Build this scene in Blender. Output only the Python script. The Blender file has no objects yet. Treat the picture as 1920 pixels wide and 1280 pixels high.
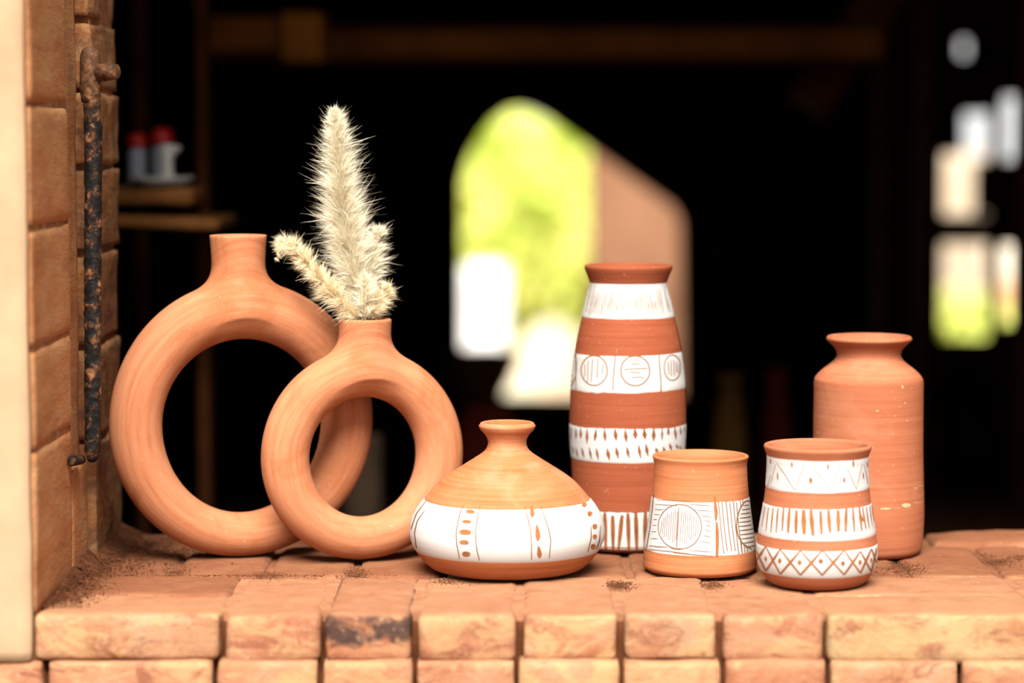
import bpy, bmesh, math, random
import numpy as np
from mathutils import Vector, noise, Matrix

random.seed(7)
rng = np.random.default_rng(7)
SC = bpy.context.scene
COL = SC.collection
R = math.radians

# ------------------------------------------------------------------ camera, sky, sun, exposure
FPX = 5000.0                      # focal length in pixels of the 1920 wide frame
CAM_H = 0.424                     # lens height above the sill
PITCH = math.atan(390.0 / FPX)    # looking slightly down
cam_d = bpy.data.cameras.new('camera')
cam = bpy.data.objects.new('camera', cam_d)
COL.objects.link(cam)
cam.location = (0, 0, CAM_H)
cam.rotation_euler = (math.pi / 2 - PITCH, 0, 0)
cam_d.sensor_width = 36.0
cam_d.lens = FPX / 1920.0 * 36.0
cam_d.clip_end = 200
cam_d.dof.use_dof = True
cam_d.dof.focus_distance = 2.575
cam_d.dof.aperture_fstop = 2.1
SC.camera = cam

world = bpy.data.worlds.new('overcast_sky')
SC.world = world
world.use_nodes = True
wn = world.node_tree
bg = wn.nodes['Background']
bg.inputs['Color'].default_value = (1.0, 0.99, 0.975, 1)
# hazy sky, brighter towards the horizon
_tc = wn.nodes.new('ShaderNodeTexCoord')
_sx = wn.nodes.new('ShaderNodeSeparateXYZ')
_mr = wn.nodes.new('ShaderNodeMapRange')
_mr.inputs['To Min'].default_value = 0.55
_mr.inputs['To Max'].default_value = 0.26
wn.links.new(_tc.outputs['Generated'], _sx.inputs[0])
wn.links.new(_sx.outputs['Z'], _mr.inputs['Value'])
wn.links.new(_mr.outputs[0], bg.inputs['Strength'])

sun_d = bpy.data.lights.new('sun', 'SUN')
sun_d.energy = 6.2
sun_d.angle = R(38)            # sun behind thin cloud
sun_d.color = (1.0, 0.95, 0.86)
sun = bpy.data.objects.new('sun', sun_d)
COL.objects.link(sun)
sun.rotation_euler = Vector((0.02, 0.62, -0.78)).to_track_quat('-Z', 'Y').to_euler()

SC.view_settings.view_transform = 'Standard'
SC.view_settings.look = 'None'
SC.view_settings.exposure = 1.14
SC.view_settings.gamma = 1.0
SC.view_settings.use_curve_mapping = False

# ------------------------------------------------------------------ measuring helpers
CP, SP = math.cos(PITCH), math.sin(PITCH)

def zrow(row, Y):
    """height whose image falls on that pixel row at distance Y"""
    return CAM_H - Y * math.tan(PITCH + math.atan((row - 640.0) / FPX))

def mpp(Y, z):
    """metres per pixel at distance Y, height z"""
    return (Y * CP + (CAM_H - z) * SP) / FPX

def at(px, row, Y):
    z = zrow(row, Y)
    return Vector(((px - 960.0) * mpp(Y, z), Y, z))

def ray_dir(px, row):
    u, v = (px - 960.0) / FPX, (row - 640.0) / FPX
    return np.array([u, CP - v * SP, -SP - v * CP])

# ------------------------------------------------------------------ object helpers
def link_mesh(name, me, mat=None, parent=None, smooth=True):
    if smooth and len(me.polygons):
        me.polygons.foreach_set('use_smooth', np.ones(len(me.polygons), dtype=bool))
    if mat is not None:
        me.materials.append(mat)
    o = bpy.data.objects.new(name, me)
    COL.objects.link(o)
    if parent is not None:
        o.parent = parent
    return o

def pyobj(name, verts, faces, mat=None, parent=None, smooth=True, loc=None):
    me = bpy.data.meshes.new(name)
    me.from_pydata([tuple(v) for v in verts], [], [tuple(f) for f in faces])
    me.update()
    o = link_mesh(name, me, mat, parent, smooth)
    if loc is not None:
        o.location = loc
    return o

def bmobj(name, bm, mat=None, parent=None, smooth=True, loc=None):
    me = bpy.data.meshes.new(name)
    bm.normal_update()
    bm.to_mesh(me)
    bm.free()
    o = link_mesh(name, me, mat, parent, smooth)
    if loc is not None:
        o.location = loc
    return o

def tag(o, label=None, cat=None, group=None, kind=None):
    if label: o['label'] = label
    if cat: o['category'] = cat
    if group: o['group'] = group
    if kind: o['kind'] = kind
    return o

def empty(name, loc=(0, 0, 0), rz=0.0):
    o = bpy.data.objects.new(name, None)
    o.empty_display_size = 0.02
    COL.objects.link(o)
    o.location = loc
    o.rotation_euler = (0, 0, rz)
    return o

def add_box(bm, x0, x1, y0, y1, z0, z1):
    vs = [bm.verts.new((x, y, z)) for x in (x0, x1) for y in (y0, y1) for z in (z0, z1)]
    for f in ((0, 1, 3, 2), (4, 6, 7, 5), (0, 4, 5, 1), (2, 3, 7, 6), (0, 2, 6, 4), (1, 5, 7, 3)):
        bm.faces.new([vs[i] for i in f])

def soft_box(sx, sy, sz, rad, amp, seed, step=0.008, nscale=14.0, fine=0.3, edge=1.0):
    """a worn block: rounded edges, uneven faces; centred on x,y, top at z=0"""
    nx, ny, nz = (max(3, int(round(s / step))) for s in (sx, sy, sz))
    idx, verts, faces = {}, [], []
    def vid(i, j, k):
        key = (i, j, k)
        if key not in idx:
            idx[key] = len(verts)
            verts.append(Vector((-sx / 2 + sx * i / nx, -sy / 2 + sy * j / ny, -sz + sz * k / nz)))
        return idx[key]
    for i in range(nx):
        for j in range(ny):
            faces.append((vid(i, j, nz), vid(i + 1, j, nz), vid(i + 1, j + 1, nz), vid(i, j + 1, nz)))
            faces.append((vid(i, j, 0), vid(i, j + 1, 0), vid(i + 1, j + 1, 0), vid(i + 1, j, 0)))
    for i in range(nx):
        for k in range(nz):
            faces.append((vid(i, 0, k), vid(i + 1, 0, k), vid(i + 1, 0, k + 1), vid(i, 0, k + 1)))
            faces.append((vid(i, ny, k), vid(i, ny, k + 1), vid(i + 1, ny, k + 1), vid(i + 1, ny, k)))
    for j in range(ny):
        for k in range(nz):
            faces.append((vid(0, j, k), vid(0, j, k + 1), vid(0, j + 1, k + 1), vid(0, j + 1, k)))
            faces.append((vid(nx, j, k), vid(nx, j + 1, k), vid(nx, j + 1, k + 1), vid(nx, j, k + 1)))
    off = Vector((seed * 3.17, seed * 1.31, seed * 7.7))
    out = []
    for p in verts:
        rr = rad * (1.0 + edge * 0.6 * noise.noise(p * 22 + off))
        q = Vector((max(-sx / 2 + rr, min(sx / 2 - rr, p.x)), max(-sy / 2 + rr, min(sy / 2 - rr, p.y)),
                    max(-sz + rr, min(-rr, p.z))))
        d = p - q
        n = d.normalized() if d.length > 1e-9 else Vector((0, 0, 1))
        if d.length > 1e-9:
            p = q + n * rr
        dn = noise.noise(p * nscale + off) + fine * noise.noise(p * nscale * 4.3 + off)
        out.append(p + n * (dn * amp - 0.4 * amp))
    return out, faces

def tube(bm, pts, rads, seg=12, cap=True):
    pts = [Vector(p) for p in pts]
    rings = []
    up = Vector((0.13, 0.2, 1)).normalized()
    for i, p in enumerate(pts):
        t = (pts[min(i + 1, len(pts) - 1)] - pts[max(i - 1, 0)]).normalized()
        a = up if abs(t.dot(up)) < 0.9 else Vector((1, 0, 0))
        u = t.cross(a).normalized()
        v = t.cross(u).normalized()
        r = rads[i] if hasattr(rads, '__len__') else rads
        rings.append([bm.verts.new(p + (u * math.cos(2 * math.pi * k / seg) + v * math.sin(2 * math.pi * k / seg)) * r) for k in range(seg)])
    for a, b in zip(rings, rings[1:]):
        for k in range(seg):
            bm.faces.new((a[k], a[(k + 1) % seg], b[(k + 1) % seg], b[k]))
    if cap:
        bm.faces.new(list(reversed(rings[0])))
        bm.faces.new(rings[-1])
    bmesh.ops.recalc_face_normals(bm, faces=bm.faces[:])

# ------------------------------------------------------------------ materials
REFL = 0.56      # scales every surface colour down, so less bounced light fills the shade
def mat_new(name):
    m = bpy.data.materials.new(name)
    m.use_nodes = True
    nt = m.node_tree
    return m, nt, nt.nodes['Principled BSDF']

def nd(nt, typ, **kw):
    n = nt.nodes.new(typ)
    for k, v in kw.items():
        setattr(n, k, v)
    return n

def coords(nt, scale=(1, 1, 1), rnd=True):
    tc = nd(nt, 'ShaderNodeTexCoord')
    mp = nd(nt, 'ShaderNodeMapping')
    mp.inputs['Scale'].default_value = scale
    nt.links.new(tc.outputs['Object'], mp.inputs['Vector'])
    if rnd:
        oi = nd(nt, 'ShaderNodeObjectInfo')
        mul = nd(nt, 'ShaderNodeMath', operation='MULTIPLY')
        mul.inputs[1].default_value = 37.0
        nt.links.new(oi.outputs['Random'], mul.inputs[0])
        cb = nd(nt, 'ShaderNodeCombineXYZ')
        for i in range(3):
            nt.links.new(mul.outputs[0], cb.inputs[i])
        nt.links.new(cb.outputs[0], mp.inputs['Location'])
    return mp.outputs['Vector']

def noise_tex(nt, vec, scale, detail=4, rough=0.55, dist=0.0):
    n = nd(nt, 'ShaderNodeTexNoise')
    n.inputs['Scale'].default_value = scale
    n.inputs['Detail'].default_value = detail
    n.inputs['Roughness'].default_value = rough
    n.inputs['Distortion'].default_value = dist
    nt.links.new(vec, n.inputs['Vector'])
    return n.outputs['Fac']

def ramp(nt, fac, stops):
    r = nd(nt, 'ShaderNodeValToRGB')
    cr = r.color_ramp
    while len(cr.elements) < len(stops):
        cr.elements.new(0.5)
    for e, (p, c) in zip(cr.elements, stops):
        e.position = p
        e.color = (c, c, c, 1) if isinstance(c, (int, float)) else (*(x * REFL for x in c), 1)
    nt.links.new(fac, r.inputs['Fac'])
    return r.outputs['Color']

def mix(nt, fac, a, b):
    n = nd(nt, 'ShaderNodeMix', data_type='RGBA')
    for sock, v in ((n.inputs['Factor'], fac), (n.inputs[6], a), (n.inputs[7], b)):
        if isinstance(v, (int, float)):
            sock.default_value = v
        elif isinstance(v, tuple):
            sock.default_value = (*(x * REFL for x in v), 1)
        else:
            nt.links.new(v, sock)
    return n.outputs[2]

def bump(nt, b, height, strength, dist=0.002):
    n = nd(nt, 'ShaderNodeBump')
    n.inputs['Strength'].default_value = strength
    n.inputs['Distance'].default_value = dist
    nt.links.new(height, n.inputs['Height'])
    nt.links.new(n.outputs['Normal'], b.inputs['Normal'])

def simple(name, col, rough=0.8, var=0.0, scale=20.0, spec=0.03):
    m, nt, b = mat_new(name)
    b.inputs['Roughness'].default_value = rough
    b.inputs['Specular IOR Level'].default_value = spec
    if var:
        f = noise_tex(nt, coords(nt), scale)
        c = ramp(nt, f, [(0.3, tuple(x * (1 - var) for x in col)), (0.7, tuple(min(1, x * (1 + var)) for x in col))])
        nt.links.new(c, b.inputs['Base Color'])
    else:
        b.inputs['Base Color'].default_value = (*(x * REFL for x in col), 1)
    return m

def terracotta(name, lo, hi, line=(3, 3, 150), patch=(0.9, 0.55, 0.28), patch_amt=0.25, rough=0.72):
    m, nt, b = mat_new(name)
    b.inputs['Roughness'].default_value = rough
    b.inputs['Specular IOR Level'].default_value = 0.06
    lines = noise_tex(nt, coords(nt, line), 1.6, 6, 0.65)
    c = ramp(nt, lines, [(0.28, lo), (0.72, hi)])
    big = noise_tex(nt, coords(nt, (1, 1, 1.6)), 17, 4, 0.6, 0.8)
    pf = ramp(nt, big, [(0.48, 0.0), (0.72, patch_amt)])
    c = mix(nt, pf, c, patch)
    spk = noise_tex(nt, coords(nt), 330, 2, 0.5)
    sf = ramp(nt, spk, [(0.70, 0.0), (0.76, 0.5)])
    c = mix(nt, sf, c, (0.92, 0.62, 0.40))
    nt.links.new(c, b.inputs['Base Color'])
    bump(nt, b, lines, 0.25, 0.0012)
    return m

def brick_mat(name, cols, soot=0.0, ochre=0.5, dust=0.5, settle=0.0, soot_z=None, ys=1.0, dark=0.75, dust_cols=((0.43, 0.18, 0.092), (0.55, 0.265, 0.15))):
    m, nt, b = mat_new(name)
    b.inputs['Roughness'].default_value = 0.92
    b.inputs['Specular IOR Level'].default_value = 0.03
    v = coords(nt, (1, ys, 1))
    n1 = noise_tex(nt, v, 16, 7, 0.68, 0.4)
    c = ramp(nt, n1, [(0.30, cols[0]), (0.48, cols[1]), (0.66, cols[2])])
    n2 = noise_tex(nt, coords(nt, (1, ys, 1.5)), 10, 6, 0.65, 1.2)
    c = mix(nt, ramp(nt, n2, [(0.50, 0.0), (0.56, ochre)]), c, (0.74, 0.45, 0.22))
    n5 = noise_tex(nt, coords(nt, (1, ys, 1.9)), 17, 6, 0.7, 0.9)
    c = mix(nt, ramp(nt, n5, [(0.53, 0.0), (0.62, dark)]), c, (0.33, 0.115, 0.07))
    if soot:
        n3 = noise_tex(nt, coords(nt, (1.0, 1, 1.3)), 26, 7, 0.72, 0.5)
        tc = nd(nt, 'ShaderNodeTexCoord')
        sz = nd(nt, 'ShaderNodeSeparateXYZ')
        nt.links.new(tc.outputs['Object'], sz.inputs[0])
        mr = nd(nt, 'ShaderNodeMapRange')                # a scorched band across the upper half of the end
        lo, hi, a0, a1 = soot_z or (-1, 0, 0.0, 0.0)
        mr.inputs['From Min'].default_value = lo; mr.inputs['From Max'].default_value = hi
        mr.inputs['To Min'].default_value = a0; mr.inputs['To Max'].default_value = a1
        nt.links.new(sz.outputs['Z'], mr.inputs['Value'])
        ad = nd(nt, 'ShaderNodeMath', operation='ADD')
        nt.links.new(n3, ad.inputs[0]); nt.links.new(mr.outputs[0], ad.inputs[1])
        c = mix(nt, ramp(nt, ad.outputs[0], [(0.47, 0.0), (0.60, soot)]), c, (0.075, 0.05, 0.045))
    n4 = noise_tex(nt, v, 85, 6, 0.75)
    c = mix(nt, ramp(nt, n4, [(0.55, 0.0), (0.66, dust)]), c, (0.76, 0.46, 0.28))
    if settle:                                           # red dust lying on what faces up
        ge = nd(nt, 'ShaderNodeNewGeometry')
        sx = nd(nt, 'ShaderNodeSeparateXYZ')
        nt.links.new(ge.outputs['Normal'], sx.inputs[0])
        up = ramp(nt, sx.outputs['Z'], [(0.55, 0.0), (0.95, settle)])
        n6 = noise_tex(nt, v, 30, 6, 0.7)
        c = mix(nt, up, c, ramp(nt, n6, [(0.3, dust_cols[0]), (0.7, dust_cols[1])]))
    nt.links.new(c, b.inputs['Base Color'])
    hh = nd(nt, 'ShaderNodeMath', operation='ADD')
    nt.links.new(n4, hh.inputs[0]); nt.links.new(n1, hh.inputs[1])
    bump(nt, b, hh.outputs[0], 0.7, 0.004)
    return m

TERRA_RING = terracotta('terracotta_ring', (0.565, 0.196, 0.068), (0.757, 0.334, 0.142), (14, 14, 14), (0.784, 0.350, 0.145), 0.35)
TERRA_SQUAT = terracotta('terracotta_squat', (0.511, 0.151, 0.051), (0.730, 0.285, 0.127), (3, 3, 190), (0.821, 0.412, 0.253), 0.45)
TERRA_MUG = terracotta('terracotta_mug', (0.529, 0.157, 0.057), (0.748, 0.290, 0.133), (3, 3, 170), (0.803, 0.361, 0.181), 0.3)
TERRA_RED = terracotta('terracotta_red', (0.332, 0.079, 0.034), (0.444, 0.123, 0.058), (3, 3, 150), (0.465, 0.153, 0.076), 0.25)
TERRA_PLAIN = terracotta('terracotta_plain', (0.461, 0.140, 0.066), (0.592, 0.210, 0.108), (3, 3, 170), (0.675, 0.322, 0.194), 0.35)

def ring_terracotta(zc):
    """terracotta burnished round the ring: streaks follow the ring"""
    m, nt, b = mat_new('terracotta_ring')
    b.inputs['Roughness'].default_value = 0.66
    b.inputs['Specular IOR Level'].default_value = 0.07
    tc = nd(nt, 'ShaderNodeTexCoord')
    sp_ = nd(nt, 'ShaderNodeSeparateXYZ')
    nt.links.new(tc.outputs['Object'], sp_.inputs[0])
    def mth(op, a, b_=None):
        n = nd(nt, 'ShaderNodeMath', operation=op)
        for i, v in enumerate((a, b_)):
            if v is None: continue
            if isinstance(v, (int, float)): n.inputs[i].default_value = v
            else: nt.links.new(v, n.inputs[i])
        return n.outputs[0]
    dz = mth('SUBTRACT', sp_.outputs['Z'], zc)
    rad = mth('SQRT', mth('ADD', mth('MULTIPLY', sp_.outputs['X'], sp_.outputs['X']), mth('MULTIPLY', dz, dz)))
    ang = mth('ARCTAN2', dz, sp_.outputs['X'])
    cb = nd(nt, 'ShaderNodeCombineXYZ')
    nt.links.new(mth('ADD', mth('MULTIPLY', rad, 150.0), mth('MULTIPLY', sp_.outputs['Y'], 70.0)), cb.inputs[0])
    nt.links.new(mth('MULTIPLY', mth('COSINE', ang), 1.1), cb.inputs[1])
    nt.links.new(mth('MULTIPLY', mth('SINE', ang), 1.1), cb.inputs[2])
    st = noise_tex(nt, cb.outputs[0], 1.5, 5, 0.65)
    c = ramp(nt, st, [(0.28, (0.57, 0.195, 0.086)), (0.50, (0.68, 0.265, 0.130)), (0.74, (0.74, 0.325, 0.175))])
    blot = noise_tex(nt, coords(nt), 13, 5, 0.62, 0.9)
    c = mix(nt, ramp(nt, blot, [(0.54, 0.0), (0.70, 0.7)]), c, (0.50, 0.16, 0.055))
    spk = noise_tex(nt, coords(nt), 300, 2, 0.5)
    c = mix(nt, ramp(nt, spk, [(0.72, 0.0), (0.77, 0.5)]), c, (0.92, 0.62, 0.40))
    nt.links.new(c, b.inputs['Base Color'])
    bump(nt, b, st, 0.2, 0.0012)
    return m

def slip_mat():
    m, nt, b = mat_new('white_slip')
    b.inputs['Roughness'].default_value = 0.8
    b.inputs['Specular IOR Level'].default_value = 0.15
    f = noise_tex(nt, coords(nt, (3, 3, 120)), 2.0, 4, 0.6)
    nt.links.new(ramp(nt, f, [(0.25, (0.70, 0.685, 0.67)), (0.6, (0.80, 0.795, 0.79))]), b.inputs['Base Color'])
    bump(nt, b, f, 0.12, 0.0006)
    return m
SLIP = slip_mat()
MARK = simple('scratched_clay', (0.42, 0.165, 0.06), 0.85, 0.2, 60)
MARK_BROWN = simple('carved_brown', (0.32, 0.115, 0.042), 0.85, 0.2, 60)
MARK_DARK = simple('scratched_line', (0.30, 0.14, 0.06), 0.85, 0.2, 60)
CLAY_INSIDE = simple('clay_inside', (0.72, 0.33, 0.15), 0.8, 0.1, 30)

BRICK_SILL = brick_mat('sill_brick', [(0.432, 0.155, 0.079), (0.540, 0.245, 0.136), (0.594, 0.301, 0.180)], 0.0, 0.5, 0.6, 0.8)
BRICK_SOOT = brick_mat('sooty_sill_brick', [(0.464, 0.170, 0.084), (0.572, 0.244, 0.130), (0.619, 0.306, 0.176)], 0.92, 0.2, 0.4, 0.9, soot_z=(-0.040, -0.022, -0.20, 0.07))
BRICK_PALE = brick_mat('pale_sill_brick', [(0.468, 0.183, 0.092), (0.576, 0.287, 0.158), (0.612, 0.365, 0.220)], 0.0, 0.7, 0.5, 0.8)
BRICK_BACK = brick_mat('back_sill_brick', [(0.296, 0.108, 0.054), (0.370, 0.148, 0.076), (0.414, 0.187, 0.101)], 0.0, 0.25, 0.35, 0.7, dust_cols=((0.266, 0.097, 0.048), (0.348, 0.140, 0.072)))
DUST_TOP = simple('dusty_joint', (0.47, 0.215, 0.118), 0.95, 0.22, 60, 0.0)
BRICK_LICHEN = brick_mat('lichen_sill_brick', [(0.50, 0.22, 0.11), (0.57, 0.35, 0.18), (0.56, 0.42, 0.23)], 0.0, 0.5, 0.5, 0.8)
DUST_BED = simple('dusty_bed', (0.304, 0.124, 0.064), 0.95, 0.2, 60, 0.05)
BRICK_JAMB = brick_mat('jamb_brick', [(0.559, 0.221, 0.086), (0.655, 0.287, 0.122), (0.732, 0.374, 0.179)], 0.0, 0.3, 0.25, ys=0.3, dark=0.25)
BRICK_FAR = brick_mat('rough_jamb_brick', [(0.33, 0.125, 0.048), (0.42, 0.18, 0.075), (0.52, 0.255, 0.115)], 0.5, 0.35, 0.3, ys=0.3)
MORTAR = simple('dirt_mortar', (0.378, 0.158, 0.074), 0.95, 0.35, 60, 0.05)
MORTAR_DARK = simple('dark_joint', (0.17, 0.06, 0.025), 0.95, 0.4, 60, 0.05)
PLASTER = simple('lime_plaster', (0.62, 0.425, 0.265), 0.95, 0.10, 22, 0.05)
DIRT = simple('loose_dirt', (0.16, 0.06, 0.028), 0.95, 0.5, 90, 0.05)  # real debris, its colour darkened to carry the shade of the corner
GRIT = simple('pale_grit', (0.731, 0.521, 0.385), 0.9)
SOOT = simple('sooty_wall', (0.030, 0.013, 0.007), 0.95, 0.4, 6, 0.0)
EARTH = simple('laterite_earth', (0.27, 0.14, 0.075), 0.95, 0.15, 2, 0.05)
WOOD_DARK = simple('dark_timber', (0.075, 0.024, 0.008), 0.85, 0.35, 14, 0.02)
WOOD_MID = simple('brown_timber', (0.115, 0.036, 0.008), 0.8, 0.3, 14, 0.02)

def rust_mat():
    m, nt, b = mat_new('rusty_iron')
    v = coords(nt)
    n1 = noise_tex(nt, v, 95, 6, 0.65, 0.4)
    c = ramp(nt, n1, [(0.38, (0.004, 0.003, 0.003)), (0.50, (0.012, 0.009, 0.008)), (0.57, (0.09, 0.036, 0.014)), (0.66, (0.46, 0.20, 0.09))])
    n2 = noise_tex(nt, coords(nt, (1, 1, 0.5)), 34, 4, 0.6)
    c = mix(nt, ramp(nt, n2, [(0.55, 0.0), (0.68, 0.7)]), c, (0.035, 0.034, 0.035))
    tc = nd(nt, 'ShaderNodeTexCoord')
    sx = nd(nt, 'ShaderNodeSeparateXYZ')
    nt.links.new(tc.outputs['Object'], sx.inputs[0])
    top = nd(nt, 'ShaderNodeMapRange')
    top.inputs['From Min'].default_value = 0.335
    top.inputs['From Max'].default_value = 0.375
    nt.links.new(sx.outputs['Z'], top.inputs['Value'])
    warm = ramp(nt, n1, [(0.36, (0.07, 0.026, 0.010)), (0.52, (0.22, 0.09, 0.035)), (0.68, (0.42, 0.20, 0.09))])
    tf = nd(nt, 'ShaderNodeMath', operation='MULTIPLY')
    tf.inputs[1].default_value = 0.8
    nt.links.new(top.outputs[0], tf.inputs[0])
    c = mix(nt, tf.outputs[0], c, warm)
    nt.links.new(c, b.inputs['Base Color'])
    b.inputs['Specular IOR Level'].default_value = 0.25
    nt.links.new(ramp(nt, n2, [(0.4, 0.8), (0.65, 0.45)]), b.inputs['Roughness'])
    bump(nt, b, n1, 0.9, 0.003)
    return m
RUST = rust_mat()

# ------------------------------------------------------------------ the setting
FRONT, BACK_SILL, X_JAMB, X_RIGHT = 2.338, 2.82, -0.421, 0.80
LINTEL_Z = 1.20
FLOOR_Z = -0.90
ROOM_BACK = 7.0

def structure_box(name, boxes, mat, parent=None):
    bm = bmesh.new()
    for bx in boxes:
        add_box(bm, *bx)
    o = bmobj(name, bm, mat, parent, smooth=False)
    if parent is None:
        o['kind'] = 'structure'
    return o

structure_box('ground', [(-40, 40, -30, 60, FLOOR_Z - 0.3, FLOOR_Z - 0.12)], EARTH)
structure_box('ground_bright', [(-40, 40, ROOM_BACK + 0.4, 60, FLOOR_Z - 0.2, FLOOR_Z - 0.10)], simple('sunlit_ground_tone', (1.3, 1.05, 0.8), 0.95, 0.1, 1))  # ground behind the room, sunlight put into its raised colour
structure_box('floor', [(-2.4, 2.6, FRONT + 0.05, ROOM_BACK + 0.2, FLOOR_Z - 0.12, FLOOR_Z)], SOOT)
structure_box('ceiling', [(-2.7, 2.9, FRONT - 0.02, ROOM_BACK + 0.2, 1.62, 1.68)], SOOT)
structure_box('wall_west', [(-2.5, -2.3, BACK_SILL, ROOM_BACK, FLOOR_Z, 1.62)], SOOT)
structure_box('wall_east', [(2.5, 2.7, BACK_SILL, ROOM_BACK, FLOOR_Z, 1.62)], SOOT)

# front wall: earth-jointed core with every brick that shows laid on it
sill = structure_box('wall_front', [
    (-2.5, X_RIGHT + 0.05, FRONT + 0.018, BACK_SILL - 0.012, FLOOR_Z, -0.057),
    (-0.45, X_RIGHT + 0.03, FRONT + 0.022, BACK_SILL - 0.02, -0.06, -0.012),
    (-2.5, -0.62, FRONT + 0.012, BACK_SILL, -0.06, 1.62),
    (X_RIGHT, 2.7, FRONT + 0.012, BACK_SILL, FLOOR_Z, 1.62),
    (-0.62, X_RIGHT, FRONT + 0.012, BACK_SILL, LINTEL_Z, 1.62),
], MORTAR_DARK)

structure_box('joint_filling', [(-0.45, X_RIGHT + 0.03, 2.541, BACK_SILL - 0.012, -0.02, -0.0058)], DUST_BED, sill)
structure_box('joint_filling', [(-0.45, X_RIGHT + 0.03, FRONT + 0.028, 2.541, -0.02, -0.0036)], DUST_TOP, sill)

def brick(parent, x0, x1, y0, y1, top, thick, mat, seed, rad=0.007, amp=0.0022, rz=0.0, step=0.008, tilt=(0, 0), gap=0.0025):
    v, f = soft_box(x1 - x0 - 2 * gap, y1 - y0 - 2 * gap, thick, rad, amp, seed, step)
    o = pyobj('brick', v, f, mat, parent)
    o.location = ((x0 + x1) / 2, (y0 + y1) / 2, top)
    o.rotation_euler = (tilt[0], tilt[1], rz)
    return o

jx = [(p - 960) * mpp(FRONT, 0) for p in (415, 605, 778, 975, 1165, 1350, 1548)]
# first row: headers on edge, a stretcher at either end
mats1 = [BRICK_SILL, BRICK_SOOT, BRICK_SILL, BRICK_PALE, BRICK_PALE, BRICK_SILL]
for i in range(6):
    brick(sill, jx[i], jx[i + 1], FRONT + random.uniform(-.002, .003), 2.542, random.uniform(-.001, .001) - 0.0005, 0.046,
          mats1[i], 11 + i, gap=0.0018, rad=0.0075, amp=0.003, rz=random.uniform(-.008, .008), tilt=(0, random.uniform(-.01, .01)), step=0.0065)
brick(sill, X_JAMB - 0.006, jx[0], FRONT, 2.438, 0.0, 0.044, BRICK_PALE, 31, gap=0.0015, rad=0.007, amp=0.003, step=0.0065)
brick(sill, X_JAMB - 0.03, jx[0], 2.438, 2.545, 0.0005, 0.044, BRICK_BACK, 32, rad=0.006, amp=0.0022, gap=0.001)
brick(sill, jx[6], 0.475, FRONT, 2.44, 0.0, 0.047, BRICK_LICHEN, 33, gap=0.0015, rad=0.007, amp=0.003, step=0.0065)
brick(sill, jx[6], 0.475, 2.44, 2.545, 0.0, 0.046, BRICK_SILL, 34, rad=0.006, amp=0.002, gap=0.001)
for i, x in enumerate((0.475, 0.57, 0.665)):
    brick(sill, x, x + 0.095, FRONT, 2.545, -0.001, 0.046, BRICK_SILL, 41 + i)
# second and third rows behind
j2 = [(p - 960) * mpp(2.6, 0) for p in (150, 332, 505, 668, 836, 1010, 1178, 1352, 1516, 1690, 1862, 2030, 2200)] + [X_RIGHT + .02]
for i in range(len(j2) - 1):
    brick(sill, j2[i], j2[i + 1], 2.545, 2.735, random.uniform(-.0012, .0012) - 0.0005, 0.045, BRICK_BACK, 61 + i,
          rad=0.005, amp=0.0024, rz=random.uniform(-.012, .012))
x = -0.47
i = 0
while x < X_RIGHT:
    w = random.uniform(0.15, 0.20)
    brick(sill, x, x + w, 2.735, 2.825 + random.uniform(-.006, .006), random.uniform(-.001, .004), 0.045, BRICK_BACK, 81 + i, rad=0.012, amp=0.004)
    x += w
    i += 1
# the course below, its face flush with the sill's
j3 = [(p - 960) * mpp(FRONT, -0.05) for p in (-330, -120, 85, 403, 600, 775, 970, 1165, 1355, 1553, 1800)] + [0.52, 0.62, 0.72, 0.83]
for i in range(len(j3) - 1):
    brick(sill, j3[i], j3[i + 1], FRONT - 0.005 + random.uniform(-.001, .001), FRONT + 0.1, -0.0415, 0.05, [BRICK_PALE, BRICK_SILL, BRICK_SILL][i % 3], 101 + i, gap=0.0015, rad=0.004, amp=0.0024)
for i in range(14):
    brick(sill, -0.72 + i * 0.11, -0.61 + i * 0.11, FRONT - 0.002, FRONT + 0.1, -0.099, 0.05, BRICK_SILL, 131 + i, step=0.014)

# the jamb on the left: one pier of bricks on edge, near row and far row, groove between
jamb = structure_box('wall_left', [(-0.62, X_JAMB - 0.0022, FRONT + 0.01, 2.542, -0.05, 1.2),
                                   (-0.62, X_JAMB + 0.0045, 2.645, BACK_SILL - 0.03, -0.05, 1.2)], MORTAR)
zj = [-0.004, 0.143, 0.2335, 0.340, 0.4495, 0.556, 0.66, 0.765, 0.87, 0.98, 1.09, 1.20]
for i in range(len(zj) - 1):
    h = zj[i + 1] - zj[i]
    b = brick(jamb, -0.60, X_JAMB, FRONT + 0.004, 2.545 + random.uniform(-.003, .003), zj[i + 1] - 0.0006, h - 0.0015, BRICK_JAMB, 161 + i,
              rad=0.005, amp=0.0016, tilt=(random.uniform(-.01, .01), 0), gap=0.0)
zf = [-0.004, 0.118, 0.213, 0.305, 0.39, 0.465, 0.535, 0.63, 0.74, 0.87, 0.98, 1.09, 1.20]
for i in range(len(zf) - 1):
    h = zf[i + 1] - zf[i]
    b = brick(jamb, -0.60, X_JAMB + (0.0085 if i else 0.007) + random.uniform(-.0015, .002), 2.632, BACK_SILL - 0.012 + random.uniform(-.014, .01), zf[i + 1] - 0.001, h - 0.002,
              BRICK_FAR, 181 + i, rad=0.0035, amp=0.0042, gap=0.0, step=0.0075)
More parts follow.
